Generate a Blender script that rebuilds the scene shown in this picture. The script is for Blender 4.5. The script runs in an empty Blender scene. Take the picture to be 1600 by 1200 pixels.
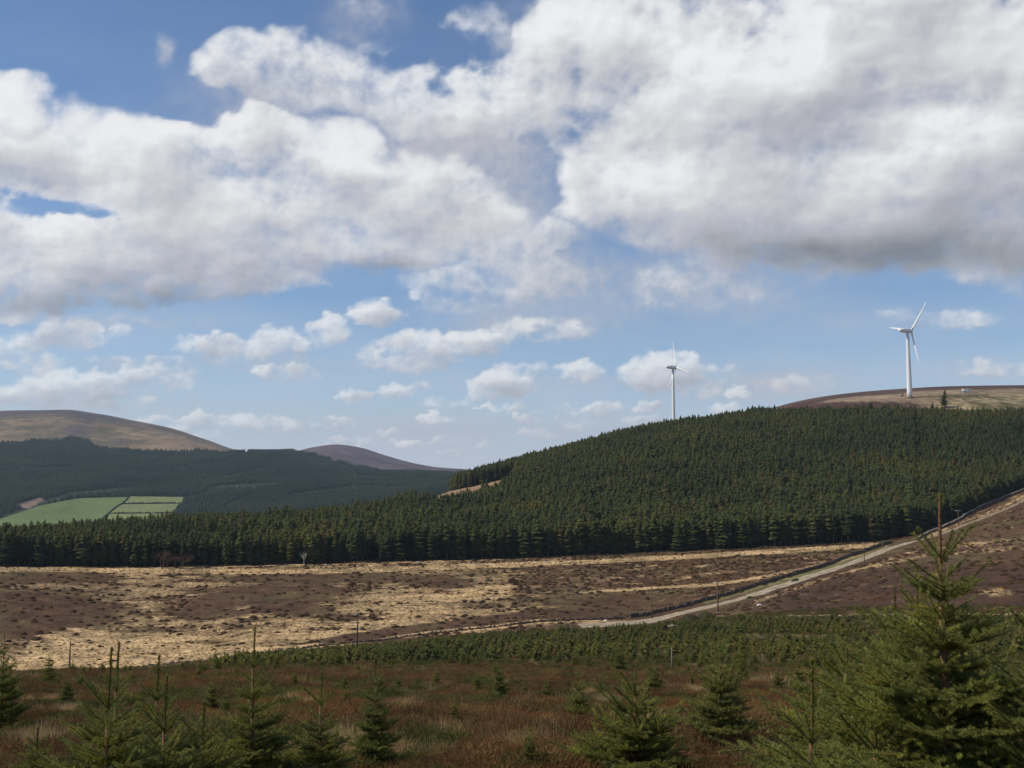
import bpy, math, random, time
import numpy as np
T0 = time.time()
S = bpy.context.scene
COL = S.collection
random.seed(5)
# ------------------------------------------------------------------ camera, sky, sun, exposure
F = 1700.0                                   # focal length in photo pixels (photo 1600 x 1200)
PITCH = math.atan(160 / F)                   # eye level lies at row 760
cam = bpy.data.cameras.new("camera"); cam.sensor_width = 36; cam.lens = 36 * F / 1600
cam.clip_start = .1; cam.clip_end = 30000
co = bpy.data.objects.new("camera", cam); COL.objects.link(co)
co.location = (0, 0, 0); co.rotation_euler = (math.pi / 2 + PITCH, 0, 0)
S.camera = co
SUN_AZ, SUN_EL = math.radians(-92), math.radians(44)      # to the left of the view
W = bpy.data.worlds.new("World"); S.world = W; W.use_nodes = True
nt = W.node_tree; nt.nodes.clear()
sk = nt.nodes.new("ShaderNodeTexSky"); sk.sky_type = 'NISHITA'; sk.sun_disc = False
sk.sun_elevation = SUN_EL; sk.sun_rotation = SUN_AZ; sk.altitude = 350
sk.air_density = 1.0; sk.dust_density = 0.; sk.ozone_density = 6.0
bg = nt.nodes.new("ShaderNodeBackground"); bg.inputs[1].default_value = .110
wo = nt.nodes.new("ShaderNodeOutputWorld")
nt.links.new(sk.outputs[0], bg.inputs[0]); nt.links.new(bg.outputs[0], wo.inputs[0])
sl = bpy.data.lights.new("sun", 'SUN'); sl.energy = 4.3; sl.angle = math.radians(.55); sl.color = (1, .92, .79)
so = bpy.data.objects.new("sun", sl); COL.objects.link(so)
from mathutils import Vector
so.rotation_euler = Vector((math.cos(SUN_EL) * math.sin(SUN_AZ), math.cos(SUN_EL) * math.cos(SUN_AZ), math.sin(SUN_EL))).to_track_quat("Z", "Y").to_euler()
S.render.engine = 'CYCLES'
S.view_settings.view_transform = 'Standard'; S.view_settings.look = 'None'
S.view_settings.exposure = -.06; S.view_settings.gamma = 1; S.view_settings.use_curve_mapping = False
S.cycles.volume_bounces = 0
S.cycles.transparent_max_bounces = 12

# ---------------------------------------------------------------- numpy noise
_rng=np.random.RandomState(7)
_P=_rng.permutation(256); _P=np.concatenate([_P,_P,_P])
_G=np.array([[np.cos(a),np.sin(a)] for a in np.linspace(0,2*np.pi,16,endpoint=False)])
def perlin(x,y,seed=0):
    xi=np.floor(x).astype(np.int64); yi=np.floor(y).astype(np.int64)
    xf=x-xi; yf=y-yi; xi=(xi+seed*37)&255; yi=(yi+seed*91)&255
    u=xf*xf*xf*(xf*(xf*6-15)+10); v=yf*yf*yf*(yf*(yf*6-15)+10)
    def g(ix,iy,dx,dy):
        h=_P[_P[ix&255]+(iy&255)]&15
        return _G[h,0]*dx+_G[h,1]*dy
    a=g(xi,yi,xf,yf); b=g(xi+1,yi,xf-1,yf); c=g(xi,yi+1,xf,yf-1); d=g(xi+1,yi+1,xf-1,yf-1)
    return ((a+u*(b-a))+v*((c+u*(d-c))-(a+u*(b-a))))*1.5
def fbm(x,y,oct=5,gain=.5,seed=0,billow=False):
    s=0; a=1; t=0
    for o in range(oct):
        n=perlin(x*2**o+o*17.3,y*2**o-o*9.1,seed+o)
        if billow: n=1-2*np.abs(n)*1.25
        s=s+a*n; t+=a; a*=gain
    return s/t
def sstep(a,b,x):
    t=np.clip((x-a)/(b-a),0,1); return t*t*(3-2*t)
BLOBS=[ # cx,cy,rx,ry,weight  (degrees later)
(420,115,95,50,.75),(520,130,110,55,.8),(630,155,90,60,.8),(745,50,45,40,.45),(770,170,110,60,.95),(550,30,60,28,.3),(250,72,18,20,.3),
(880,150,100,90,1.),(960,120,130,95,1.1),(1080,110,130,80,1.2),(1200,150,160,120,1.2),(1060,260,190,120,1.2),(1300,250,260,170,1.3),(1460,150,260,160,1.3),(1520,320,260,90,1.3),(1250,330,260,80,1.2),(1090,320,160,60,1.),(1420,20,320,80,.9),(1080,20,200,45,.42),(1700,250,300,200,1.3),(1450,375,240,50,1.2),(1300,390,200,40,.9),(960,330,70,45,.6),
(15,170,62,42,1.1),(60,235,110,60,.9),(175,270,150,60,1.),(325,225,120,50,1.05),(330,320,190,110,1.2),(200,400,230,75,1.2),(40,395,110,80,1.2),(390,390,130,75,1.1),(20,465,85,40,1.),(-80,330,100,160,1.),(450,290,80,70,1.),
(545,265,75,50,1.15),(610,305,130,65,1.15),(710,330,110,55,1.1),(600,380,110,42,1.),(810,370,90,50,.75),(780,435,130,45,.55),(730,465,80,30,.5),(880,340,80,40,.5),
(110,525,58,26,.85),(50,570,50,22,.8),(20,545,50,22,.7),(380,540,100,26,.85),(190,520,18,14,.5),(588,490,46,20,1.),(515,520,32,25,.8),(645,556,75,30,1.),(742,540,52,22,1.),(250,585,60,15,.8),(445,584,60,13,.7),(125,610,100,28,1.),(60,622,80,18,.8),(782,606,50,24,1.1),(905,582,35,17,.85),(845,518,80,20,.6),(815,575,50,12,.6),(1035,586,62,32,1.15),(1110,592,45,18,.6),(1250,602,70,14,.35),(1100,450,120,34,.36),(1180,420,140,22,.3),
(1510,500,60,16,.45),(1420,492,60,10,.35),(1580,580,80,14,.5),(1530,570,30,8,.4),(700,632,40,12,.5),(380,662,60,14,.6),(600,676,25,8,.6),(520,660,40,8,.5),(450,668,30,12,.5),(820,680,60,8,.4),(920,665,40,12,.5),(690,690,60,8,.4),(1000,657,40,8,.45),(230,625,18,8,.8),(660,603,25,6,.4),(880,635,30,7,.4),(100,500,200,8,.4),(300,565,250,7,.35),
]
_r2=np.random.RandomState(4)
for _k in range(34):
    _v=_r2.uniform(590,712); _s=(745-_v)/150
    BLOBS.append((_r2.uniform(120,1180),_v,_r2.uniform(22,52)*(.45+_s*.6),_r2.uniform(8,15)*(.4+_s*.6),_r2.uniform(.55,.9)))
HOLES=[(640,228,150,34,.42),(760,262,90,40,.5),(860,300,60,40,.5),(300,165,70,30,.3),(870,250,40,50,.6),(920,410,30,20,.6),(600,470,60,14,.5),(330,505,60,14,.6),(470,470,40,30,.6),(560,435,40,14,.5),(70,322,75,14,1.2),(300,160,60,28,.6),(690,105,50,28,.8),(690,60,40,40,.5),(830,235,35,40,.7),(905,395,20,20,.5),(640,90,45,25,.5),(850,290,25,30,.5)]
def uv_of(az,el,pitch):
    x=np.cos(el)*np.sin(az); y=np.cos(el)*np.cos(az); z=np.sin(el)
    dep=y*np.cos(pitch)+z*np.sin(pitch); up=-y*np.sin(pitch)+z*np.cos(pitch)
    dep=np.maximum(dep,1e-3)
    return 800+F*x/dep, 600-F*up/dep, dep
def _dens(az,el,pitch,full=True):
    u,v,dep=uv_of(az,el,pitch)
    X=az*F/100.0; Y=el*F/100.0*1.25
    hi=sstep(.10,.30,el)                                  # far clouds near the horizon are smaller: finer noise there
    def mix(fn): return fn(1.0)*hi+fn(2.3)*(1-hi)
    w1=mix(lambda k:fbm(X*.8*k,Y*.8*k,4,seed=3)); w2=mix(lambda k:fbm(X*.8*k+40,Y*.8*k+7,4,seed=5))
    amp=8+52*hi
    lo=(1-hi)*sstep(640,520,v*0+v)*0+(1-hi)
    uu=u+w1*amp+lo*16*fbm(X*4.5,Y*5,3,.55,seed=51); vv=v+w2*amp*.8+lo*12*fbm(X*4.5+9,Y*5,3,.55,seed=53)
    E=np.zeros_like(u); S=np.zeros_like(u)+1e-6; G=np.zeros_like(u)
    for bl in BLOBS:
        cx,cy,rx,ry,w=bl[:5]
        if cy>480: rx*=.86; ry*=.9
        dx=(uu-cx)/rx; dy=(vv-cy)/ry
        dd=np.where(dy>0,dy*1.2,dy*.9)
        q=np.clip(1-(dx*dx+dd*dd)/2.0,0,1)
        b=w*q*(2-q)*.9
        E=np.maximum(E,b); S=S+b*b; G=G+b*b*np.clip(-dy*.8-dx*.3,-1,1)
    n=mix(lambda k:fbm(X*1.1*k,Y*1.1*k,7,.56,seed=20))
    for (cx,cy,rx,ry,w) in HOLES:
        q=np.clip(1-(((uu+90*n-cx)/rx)**2+((vv+40*n-cy)/ry)**2)/1.6,0,1)
        E=E-w*q*.8
    gen=fbm(az*2.2,el*5,4,seed=11)*1.3+.25
    m=np.clip(sstep(.52,.62,np.abs(az))+sstep(.5,.62,el),0,1)
    m=np.where(dep<.3,1,m)
    E=E*(1-m)+m*gen
    nl=mix(lambda k:fbm(X*.42*k+3,Y*.55*k,4,.42,seed=60))
    b=mix(lambda k:fbm(X*1.5*k+9,Y*1.5*k,6,.5,seed=31,billow=True))
    d=E*(1.0+.30*b+(.70+.5*(1-hi))*n+.55*nl)-.26+.20*n
    if not full: return d,nl,b,n
    vl=sum(w*np.exp(-(((uu-cx)/rx)**2+((vv-cy)/ry)**2)) for cx,cy,rx,ry,w in VEILS)*(1-m)
    return d,G/S,b,n,nl,E,vl
def clouds(az,el,pitch):
    d,G,b,n,nl,E,vl=_dens(az,el,pitch)
    sp=np.where(d>.5,d,.075*np.log1p(np.exp(np.clip(d,-2,.5)/.075)))
    alpha=(1-np.exp(-(2.7+1.6*np.clip(G*2,0,1))*np.clip(sp-.012,0,3)**1.15))*(.80+.20*hi0(el))
    va=np.clip(vl*(1+.8*nl+.5*n),0,.9)
    hi=sstep(.10,.30,el)
    near=np.zeros_like(d); far=np.zeros_like(d)
    sx,sy=-.62,.78
    for k,s in enumerate((10,24,48,85)):
        st=s/F*(.40+.60*hi)
        dd,nl2,b2,n2=_dens(az+sx*st,el+sy*st,pitch,False)
        near=near+((b-b2)*.10+(n-n2)*.13)*(k<2)+(nl-nl2)*.34*(k in(1,2,3))
        far=far+np.clip(dd,0,1.2)*(1,1.2,1.6,2.2)[k]
    far=far/6.0
    L=.72+.22*np.exp(-2.0*far)+.22*G+.42*near
    L=L-.10*sstep(.5,1.2,E)*(1-np.exp(-far*2))+.05
    for (cx,cy,rx,ry,w) in SHADE:
        u,v,_x=uv_of(az,el,pitch)
        L=L+w*np.exp(-(((u-cx)/rx)**2+((v-cy)/ry)**2)+.6*n)
    L=np.clip(L-.07*(1-hi0(el)),.12,1)
    L=(L*alpha+.62*va*(1-alpha))/np.maximum(alpha+va*(1-alpha),1e-4)
    alpha=alpha+va*(1-alpha)
    e=np.clip(el,0,2)
    veil=.85*np.exp(-e/.055)+.34*np.exp(-e/.16)*np.clip(.9+1.5*mixn(az,el),0,2)
    return alpha,L,np.clip(veil,0,.9)
def hi0(el): return sstep(.08, .22, el)
def mixn(az,el): return fbm(az*5,el*26,5,seed=44)
# thick bases that stay grey (big masses seen from below) and their sunlit shoulders
SHADE=[(1330,395,330,34,-.46),(980,350,70,30,-.1),(1500,330,240,60,-.10),(1250,200,150,90,-.05),(1480,60,260,90,-.03),(1350,230,200,70,.07),(1150,150,120,60,.05),(260,478,190,24,-.40),(20,480,90,18,-.18),(600,418,110,16,-.24),(700,200,160,40,-.06),
(1075,100,50,35,.16),(1255,100,50,40,.14),(920,70,60,40,.08),(1010,300,110,50,.08),(1500,190,80,30,.10),(550,250,55,30,.14),(330,210,60,35,.14),(20,170,50,30,.1),(150,340,90,40,.08),(660,310,80,30,.08)]

VEILS=[(720,230,170,60,.75),(800,320,110,60,.6),(880,440,120,50,.5),(1100,450,150,45,.45),(1380,500,160,20,.22),(1000,30,160,40,.55),(560,35,50,30,.5),(400,170,120,50,.5),(1200,600,130,26,.6),(850,510,120,20,.5),(180,500,200,16,.3),(320,570,260,10,.35),(880,600,150,12,.3),(600,670,300,26,.35),(100,640,200,25,.4),(250,75,14,18,.4),(1560,580,90,16,.4),(950,665,120,20,.45),(780,490,110,20,.3)]
# ------------------------------------------------------------------ terrain
def pchip(xk, yk, x):
    """monotone cubic through (xk, yk[...,K]) at x; yk may be 1-D"""
    xk = np.asarray(xk, float); yk = np.asarray(yk, float)
    h = np.diff(xk); d = np.diff(yk) / h
    m = np.zeros_like(yk); m[0] = d[0]; m[-1] = d[-1]
    ok = d[:-1] * d[1:] > 0
    hm = (h[:-1] + h[1:]) / ((h[1:] + 2 * h[:-1]) / 3 / np.where(ok, d[:-1], 1) + (h[:-1] + 2 * h[1:]) / 3 / np.where(ok, d[1:], 1)) if True else 0
    m[1:-1] = np.where(ok, hm, 0)
    x = np.clip(x, xk[0], xk[-1]); i = np.clip(np.searchsorted(xk, x) - 1, 0, len(h) - 1)
    t = (x - xk[i]) / h[i]; t2 = t * t; t3 = t2 * t
    return (2*t3-3*t2+1)*yk[i] + (t3-2*t2+t)*h[i]*m[i] + (-2*t3+3*t2)*yk[i+1] + (t3-t2)*h[i]*m[i+1]
UK = [-300, 0, 100, 200, 300, 400, 500, 600, 700, 800, 900, 1000, 1100, 1200, 1300, 1400, 1500, 1600, 1900]
def same(a): return [a] * 19
# every feature line of the land: distance r and the elevation it is seen at (row v), or height z
OUT = [832, 828, 822, 812, 808, 803, 795, 787, 750, 722, 695, 667, 653, 641, 640, 640, 640, 640, 640]
rH  = [520, 520, 520, 520, 530, 545, 570, 640, 770, 820, 820, 820, 815, 810, 800, 800, 810, 820, 860]
vH  = [o + 1700 * t / r for o, r, t in zip(OUT, rH, [11,11,11,11,11,11,11,9.5,8.5,8,9,10,10,10,10,10,10,10,10])]
rH2 = [r + 60 for r in rH[:13]] + [880, 880, 885, 890, 900, 940]
vH2 = [v + 4 for v in vH[:13]] + [652, 630, 621, 619, 625, 625]
rI  = [r + 190 for r in rH[:13]] + [1000, 1010, 1010, 1010, 1010, 1060]
vI  = [v + 45 for v in vH[:13]] + [642, 620, 610.5, 605, 603, 600]
LINES = [  # (r, kind, values)
 (same(1.2), 'z', same(-1.72)),
 (same(8), 'z', same(-2.08)),
 (same(22), 'z', same(-4.6)),
 (same(48), 'v', same(1068)),
 (same(92), 'v', [1062,1060,1058,1056,1053] + [1049] * 14),
 ([250,250,250,250,250,250,245,240,236,235,230,225,235,240,240,230,225,220,220], 'v',
  [1053,1053,1051,1049,1040,1026,1018,1010,1000,991,987,981,972,963,959,957,957,957,957]),
 ([286,286,284,280,278,276,278,284,292,302,312,322,338,365,400,455,530,620,700], 'v',
  [1052,1049,1047,1042,1033,1020,1010,1000,988,978,971,966,942,912,886,853,814,772,690]),
 ([430,430,430,430,430,430,432,434,438,443,450,458,464,468,474,486,552,645,730], 'v',
  [885,885,886,887,886,884,881,878,876,874,869,865,860,856,851,842,806,764,680]),
 (rH, 'v', vH), (rH2, 'v', vH2), (rI, 'v', vI),
 (same(1300), 'v', [905,905,905,905,905,900,890,880,860,840,820,800,780,760,740,700,700,700,700]),
 (same(1650), 'v', [840,838,838,838,838,832,822,812,800,790,785,780,775,770,765,760,755,750,750]),
 (same(2100), 'v', [778,778,778,778,780,780,775,770,762,756,752,752,750,750,745,740,735,730,730]),
 (same(2900), 'v', [702,704,705,706,708,710,722,738,744,746,746,746,746,740,735,730,725,720,720]),
 (same(3750), 'v', None),
 (same(5000), 'v', [770]*19), (same(8200), 'v', [776]*19)]
SKYU = [-300,-60,0,60,100,150,200,260,320,370,390,430,465,490,525,560,600,650,700,750,800,1900]
SKYV = [672,648,643,641.5,641,647,656,668,688,705,707.5,708.5,705,699,695,698.5,711,725,732.5,735,738,748]
def el_ratio(az, v):
    """height/horizontal distance seen at row v in azimuth az"""
    t = (600 - v) / F
    a = np.clip(az, -.6, .6)
    return np.cos(a) * (t * math.cos(PITCH) + math.sin(PITCH)) / (math.cos(PITCH) - t * math.sin(PITCH))
def knots(az):
    u = 800 + F * np.tan(np.clip(az, -.6, .6)) / math.cos(PITCH)
    R = []; Z = []
    for r, kind, val in LINES:
        rr = pchip(UK, r, u); R.append(rr)
        if kind == 'z': Z.append(pchip(UK, val, u))
        else:
            v = pchip(SKYU, SKYV, u) if val is None else pchip(UK, val, u)
            Z.append(rr * el_ratio(az, v))
    return np.array(R), np.array(Z)                       # K x N
def relief(x, y, r):
    a = .17 * sstep(3, 12, r) * (1 - sstep(40, 120, r))
    z = a * (fbm(x / 2.2, y / 2.2, 3, seed=70) + .5 * fbm(x / .7, y / .7, 2, seed=71))
    b = sstep(40, 120, r) * (1 - sstep(600, 900, r))
    z = z + b * (.45 * fbm(x / 13, y / 13, 3, seed=72) + .16 * fbm(x / 2.3, y / 2.3, 2, seed=73))
    c = sstep(900, 2000, r)
    return z + c * (12 * fbm(x / 330, y / 330, 4, seed=74))* (1 - .6 * sstep(3300, 3700, r))
def eval_z(R, Z, r, az):
    """monotone cubic along each ray; R,Z are K x N, r is N"""
    K = R.shape[0]; h = np.diff(R, axis=0); d = np.diff(Z, axis=0) / h
    m = np.zeros_like(Z); m[0] = d[0]; m[-1] = d[-1]
    ok = d[:-1] * d[1:] > 0
    w1 = h[1:] + 2 * h[:-1]; w2 = h[:-1] + 2 * h[1:]
    m[1:-1] = np.where(ok, (w1 + w2) / (w1 / np.where(ok, d[:-1], 1) + w2 / np.where(ok, d[1:], 1)), 0)
    i = np.clip((R[1:-1] < r[None]).sum(0), 0, K - 2); j = np.arange(len(r))
    hh = h[i, j]; t = np.clip((r - R[i, j]) / hh, 0, 1); t2 = t * t; t3 = t2 * t
    z = (2*t3-3*t2+1)*Z[i, j] + (t3-2*t2+t)*hh*m[i, j] + (-2*t3+3*t2)*Z[i+1, j] + (t3-t2)*hh*m[i+1, j]
    return z + relief(r * np.sin(az), r * np.cos(az), r)
def height(x, y):
    x = np.atleast_1d(np.asarray(x, float)); y = np.atleast_1d(np.asarray(y, float))
    az = np.arctan2(x, y); r = np.hypot(x, y)
    R, Z = knots(az)
    return eval_z(R, Z, r, az)
def project(x, y, z):
    dep = y * math.cos(PITCH) + z * math.sin(PITCH); up = -y * math.sin(PITCH) + z * math.cos(PITCH)
    dep = np.where(dep > .01, dep, .01)
    return 800 + F * x / dep, 600 - F * up / dep
def hit(u, v, rmin=2., rmax=1200.):
    """where the sight line of photo pixel (u, v) meets the land"""
    t = (600 - v) / F
    d = np.array([(u - 800) / F, math.cos(PITCH) - t * math.sin(PITCH), math.sin(PITCH) + t * math.cos(PITCH)])
    hr = math.hypot(d[0], d[1]); r = np.exp(np.linspace(math.log(rmin), math.log(rmax), 900))
    x = d[0] / hr * r; y = d[1] / hr * r; zr = d[2] / hr * r
    g = height(x, y) - zr
    k = np.where(g > 0)[0]
    if len(k) == 0: k = [int(np.argmax(g))]
    k = k[0]
    if k == 0: return np.array([x[0], y[0], height(x[0], y[0])[0]])
    f = g[k-1] / (g[k-1] - g[k]) if g[k] > 0 else 1.
    rr = r[k-1] + (r[k] - r[k-1]) * f
    X, Y = d[0] / hr * rr, d[1] / hr * rr
    return np.array([X, Y, height(X, Y)[0]])
def inpoly(u, v, P):
    c = np.zeros(np.shape(u), bool); n = len(P)
    for i in range(n):
        x1, y1 = P[i]; x2, y2 = P[(i + 1) % n]
        c ^= ((y1 > v) != (y2 > v)) & (u < (x2 - x1) * (v - y1) / ((y2 - y1) or 1e-9) + x1)
    return c
def linedist(u, v, P, ky=1.):
    D = np.full(np.shape(u), 1e9)
    for (x1, y1), (x2, y2) in zip(P[:-1], P[1:]):
        dx, dy = x2 - x1, y2 - y1
        t = np.clip(((u - x1) * dx + (v - y1) * dy) / (dx * dx + dy * dy), 0, 1)
        D = np.minimum(D, np.hypot(u - x1 - t * dx, (v - y1 - t * dy) * ky))
    return D
def lerp(a, b, t): return a * (1 - t) + b * t
def C(*c): return np.array(c, float)

# ------------------------------------------------------------------ object helpers
def link(o, parent=None):
    COL.objects.link(o)
    if parent is not None: o.parent = parent
    return o
def tag(o, label=None, cat=None, group=None, kind=None):
    if label: o["label"] = label
    if cat: o["category"] = cat
    if group: o["group"] = group
    if kind: o["kind"] = kind
    return o
def mesh_np(name, V, Fc, mats=(), midx=None, smooth=False, attrs=None):
    """V Nx3, Fc MxK faces (all the same K) or a list of such arrays"""
    me = bpy.data.meshes.new(name); V = np.asarray(V, np.float32)
    fl = Fc if isinstance(Fc, list) else [Fc]
    fl = [np.asarray(f, np.int32) for f in fl if len(f)]
    loops = np.concatenate([f.ravel() for f in fl]); tot = np.concatenate([np.full(len(f), f.shape[1], np.int32) for f in fl])
    st = np.concatenate([[0], np.cumsum(tot)[:-1]]).astype(np.int32)
    me.vertices.add(len(V)); me.vertices.foreach_set("co", V.ravel())
    me.loops.add(len(loops)); me.loops.foreach_set("vertex_index", loops)
    me.polygons.add(len(tot)); me.polygons.foreach_set("loop_start", st)
    me.polygons.foreach_set("loop_total", tot)
    if midx is not None: me.polygons.foreach_set("material_index", np.asarray(midx, np.int32))
    if smooth: me.polygons.foreach_set("use_smooth", np.ones(len(tot), bool))
    for m in mats: me.materials.append(m)
    if attrs:
        for k, a in attrs.items():
            a = np.asarray(a, np.float32)
            if a.ndim == 2:
                at = me.attributes.new(k, 'FLOAT_COLOR', 'POINT'); b = np.ones((len(V), 4), np.float32); b[:, :a.shape[1]] = a
                at.data.foreach_set("color", b.ravel())
            else:
                at = me.attributes.new(k, 'FLOAT', 'POINT'); at.data.foreach_set("value", a)
    me.update(calc_edges=True); me.validate()
    return me
def obj(name, me, parent=None): return link(bpy.data.objects.new(name, me), parent)
def empty(name, loc, rz=0.):
    o = bpy.data.objects.new(name, None); o.location = loc; o.rotation_euler = (0, 0, rz); o.empty_display_size = .2
    return link(o)
class MB:
    def __init__(s): s.v = []; s.f3 = []; s.f4 = []; s.n = 0
    def add(s, V, F3=(), F4=()):
        V = np.asarray(V, float).reshape(-1, 3)
        if len(F3): s.f3.append(np.asarray(F3) + s.n)
        if len(F4): s.f4.append(np.asarray(F4) + s.n)
        s.v.append(V); s.n += len(V)
    def box(s, c, d, rz=0, jit=0, rng=None, tilt=None):
        q = np.array([[x, y, z] for z in (-.5, .5) for x, y in ((-.5,-.5),(.5,-.5),(.5,.5),(-.5,.5))]) * np.array(d)
        if jit: q = q + rng.uniform(-jit, jit, q.shape)
        ca, sa = math.cos(rz), math.sin(rz)
        q = np.stack([q[:,0]*ca - q[:,1]*sa, q[:,0]*sa + q[:,1]*ca, q[:,2]], 1) + np.array(c)
        s.add(q, F4=[(0,3,2,1),(4,5,6,7),(0,1,5,4),(1,2,6,5),(2,3,7,6),(3,0,4,7)])
    def tube(s, P, R, n=8, cap=True):
        P = np.asarray(P, float); R = np.broadcast_to(R, len(P)); V = []
        for i, p in enumerate(P):
            t = P[min(i + 1, len(P) - 1)] - P[max(i - 1, 0)]; t = t / (np.linalg.norm(t) or 1)
            a = np.cross(t, (0, 0, 1) if abs(t[2]) < .9 else (1, 0, 0)); a /= np.linalg.norm(a); b = np.cross(t, a)
            for k in range(n):
                g = 2 * math.pi * k / n; V.append(p + R[i] * (a * math.cos(g) + b * math.sin(g)))
        f = [(i*n+k, i*n+(k+1)%n, (i+1)*n+(k+1)%n, (i+1)*n+k) for i in range(len(P)-1) for k in range(n)]
        f3 = []
        if cap:
            V += [P[0], P[-1]]; c0 = len(P) * n; e = (len(P) - 1) * n
            f3 = [(c0, (k+1) % n, k) for k in range(n)] + [(c0 + 1, e + k, e + (k+1) % n) for k in range(n)]
        s.add(V, f3, f)
    def build(s, name, mat, parent=None, smooth=False):
        return obj(name, s.mesh(name, mat, smooth), parent)
    def mesh(s, name, mat, smooth=False):
        fl = []
        if s.f3: fl.append(np.concatenate(s.f3))
        if s.f4: fl.append(np.concatenate(s.f4))
        return mesh_np(name, np.concatenate(s.v), fl, [mat] if mat else [], smooth=smooth)

# ------------------------------------------------------------------ materials
def newmat(name):
    m = bpy.data.materials.new(name); m.use_nodes = True; n = m.node_tree
    return m, n, n.nodes["Principled BSDF"]
def add(n, t, **k):
    o = n.nodes.new(t)
    for a, b in k.items(): setattr(o, a, b)
    return o
def noise_fac(n, scale, detail=4, rough=.6, coord='Object', sz=1.):
    tc = add(n, "ShaderNodeTexCoord"); no = add(n, "ShaderNodeTexNoise")
    no.inputs["Scale"].default_value = scale; no.inputs["Detail"].default_value = detail; no.inputs["Roughness"].default_value = rough
    if sz != 1:
        mp = add(n, "ShaderNodeMapping"); mp.inputs["Scale"].default_value = (1, 1, sz)
        n.links.new(tc.outputs[coord], mp.inputs[0]); n.links.new(mp.outputs[0], no.inputs[0])
    else: n.links.new(tc.outputs[coord], no.inputs[0])
    return no.outputs[0]
def ramp(n, fac, stops):
    r = add(n, "ShaderNodeValToRGB"); e = r.color_ramp.elements
    while len(e) < len(stops): e.new(.5)
    for i, (p, c) in enumerate(stops): e[i].position = p; e[i].color = (*c, 1)
    n.links.new(fac, r.inputs[0]); return r.outputs[0]
def mixc(n, a, b, fac, mode='MIX'):
    m = add(n, "ShaderNodeMix", data_type='RGBA', blend_type=mode)
    for s, v in ((6, a), (7, b), (0, fac)):
        if hasattr(v, "is_linked") or hasattr(v, "links"): n.links.new(v, m.inputs[s])
        elif s == 0: m.inputs[0].default_value = v
        else: m.inputs[s].default_value = (*v, 1)
    return m.outputs[2]
def bump(n, fac, p, strength=.4, dist=.05):
    b = add(n, "ShaderNodeBump"); b.inputs["Strength"].default_value = strength; b.inputs["Distance"].default_value = dist
    n.links.new(fac, b.inputs["Height"]); n.links.new(b.outputs[0], p.inputs["Normal"])
def ground_mat(name, scales, lo=.62, hi=1.4, rough=.95, bmp=None):
    """albedo map carried by the mesh, broken up by noise in metres"""
    m, n, p = newmat(name)
    at = add(n, "ShaderNodeAttribute", attribute_name="albedo"); c = at.outputs["Color"]
    for s in scales:
        f = noise_fac(n, s, 4, .65); g = ramp(n, f, [(.30, (lo,) * 3), (.70, (hi,) * 3)])
        c = mixc(n, c, g, 1., 'MULTIPLY')
    n.links.new(c, p.inputs["Base Color"]); p.inputs["Roughness"].default_value = rough
    p.inputs["Specular IOR Level"].default_value = .12
    if bmp: bump(n, noise_fac(n, bmp[0], 5, .7), p, bmp[1], bmp[2])
    return m
def plain(name, col, rough=.7, var=.25, scale=3., spec=.3, metallic=0., bmp=None, coord='Object'):
    m, n, p = newmat(name)
    f = noise_fac(n, scale, 5, .6, coord); a = tuple(c * (1 - var) for c in col); b = tuple(min(1, c * (1 + var)) for c in col)
    n.links.new(ramp(n, f, [(.3, a), (.7, b)]), p.inputs["Base Color"]); p.inputs["Roughness"].default_value = rough
    p.inputs["Specular IOR Level"].default_value = spec; p.inputs["Metallic"].default_value = metallic
    if bmp: bump(n, f, p, *bmp)
    return m
def foliage(name, cols, rough=.6, spec=.25, world=.02, trans=.0):
    """colour differs from plant to plant (object random) and in drifts (noise over the land)"""
    m, n, p = newmat(name)
    oi = add(n, "ShaderNodeObjectInfo")
    c = ramp(n, oi.outputs["Random"], [(i / (len(cols) - 1), q) for i, q in enumerate(cols)])
    g = add(n, "ShaderNodeNewGeometry"); no = add(n, "ShaderNodeTexNoise"); no.inputs["Scale"].default_value = world; no.inputs["Detail"].default_value = 4
    n.links.new(g.outputs["Position"], no.inputs[0])
    c = mixc(n, c, ramp(n, no.outputs[0], [(.3, (.62, .68, .76)), (.5, (1, 1, 1)), (.7, (1.42, 1.24, .95))]), 1., 'MULTIPLY')
    f = noise_fac(n, 3., 2); c = mixc(n, c, ramp(n, f, [(.3, (.7,) * 3), (.7, (1.3,) * 3)]), 1., 'MULTIPLY')
    n.links.new(c, p.inputs["Base Color"]); p.inputs["Roughness"].default_value = rough; p.inputs["Specular IOR Level"].default_value = spec
    tb = add(n, "ShaderNodeBsdfTranslucent"); n.links.new(c, tb.inputs[0]); mx = add(n, "ShaderNodeMixShader"); mx.inputs[0].default_value = .32
    n.links.new(p.outputs[0], mx.inputs[1]); n.links.new(tb.outputs[0], mx.inputs[2]); n.links.new(mx.outputs[0], n.nodes["Material Output"].inputs[0])
    return m
M_ground = ground_mat("heath_ground", [.9, 6., 30.], .6, 1.45, bmp=(14, .6, .06))
M_moor = ground_mat("moor_ground", [.15, .9, 2.2], .58, 1.44, bmp=(1.5, .7, .35))
M_hill = ground_mat("hill_ground", [.03, .25, .9], .7, 1.35)
M_far = ground_mat("far_ground", [.004, .02, .08], .78, 1.25)
M_forest = foliage("spruce_foliage", [(.070,.087,.029), (.086,.104,.033), (.072,.090,.035), (.098,.108,.034), (.076,.088,.031), (.125,.098,.040)], .85, .05, .018)
M_farforest = foliage("far_spruce_foliage", [(.044,.066,.034), (.054,.076,.036), (.048,.068,.038)], .9, .0, .006)
M_sap = foliage("sapling_foliage", [(.095,.115,.028), (.125,.125,.032), (.080,.105,.030), (.15,.12,.040)], .8, .08, .05)
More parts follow.
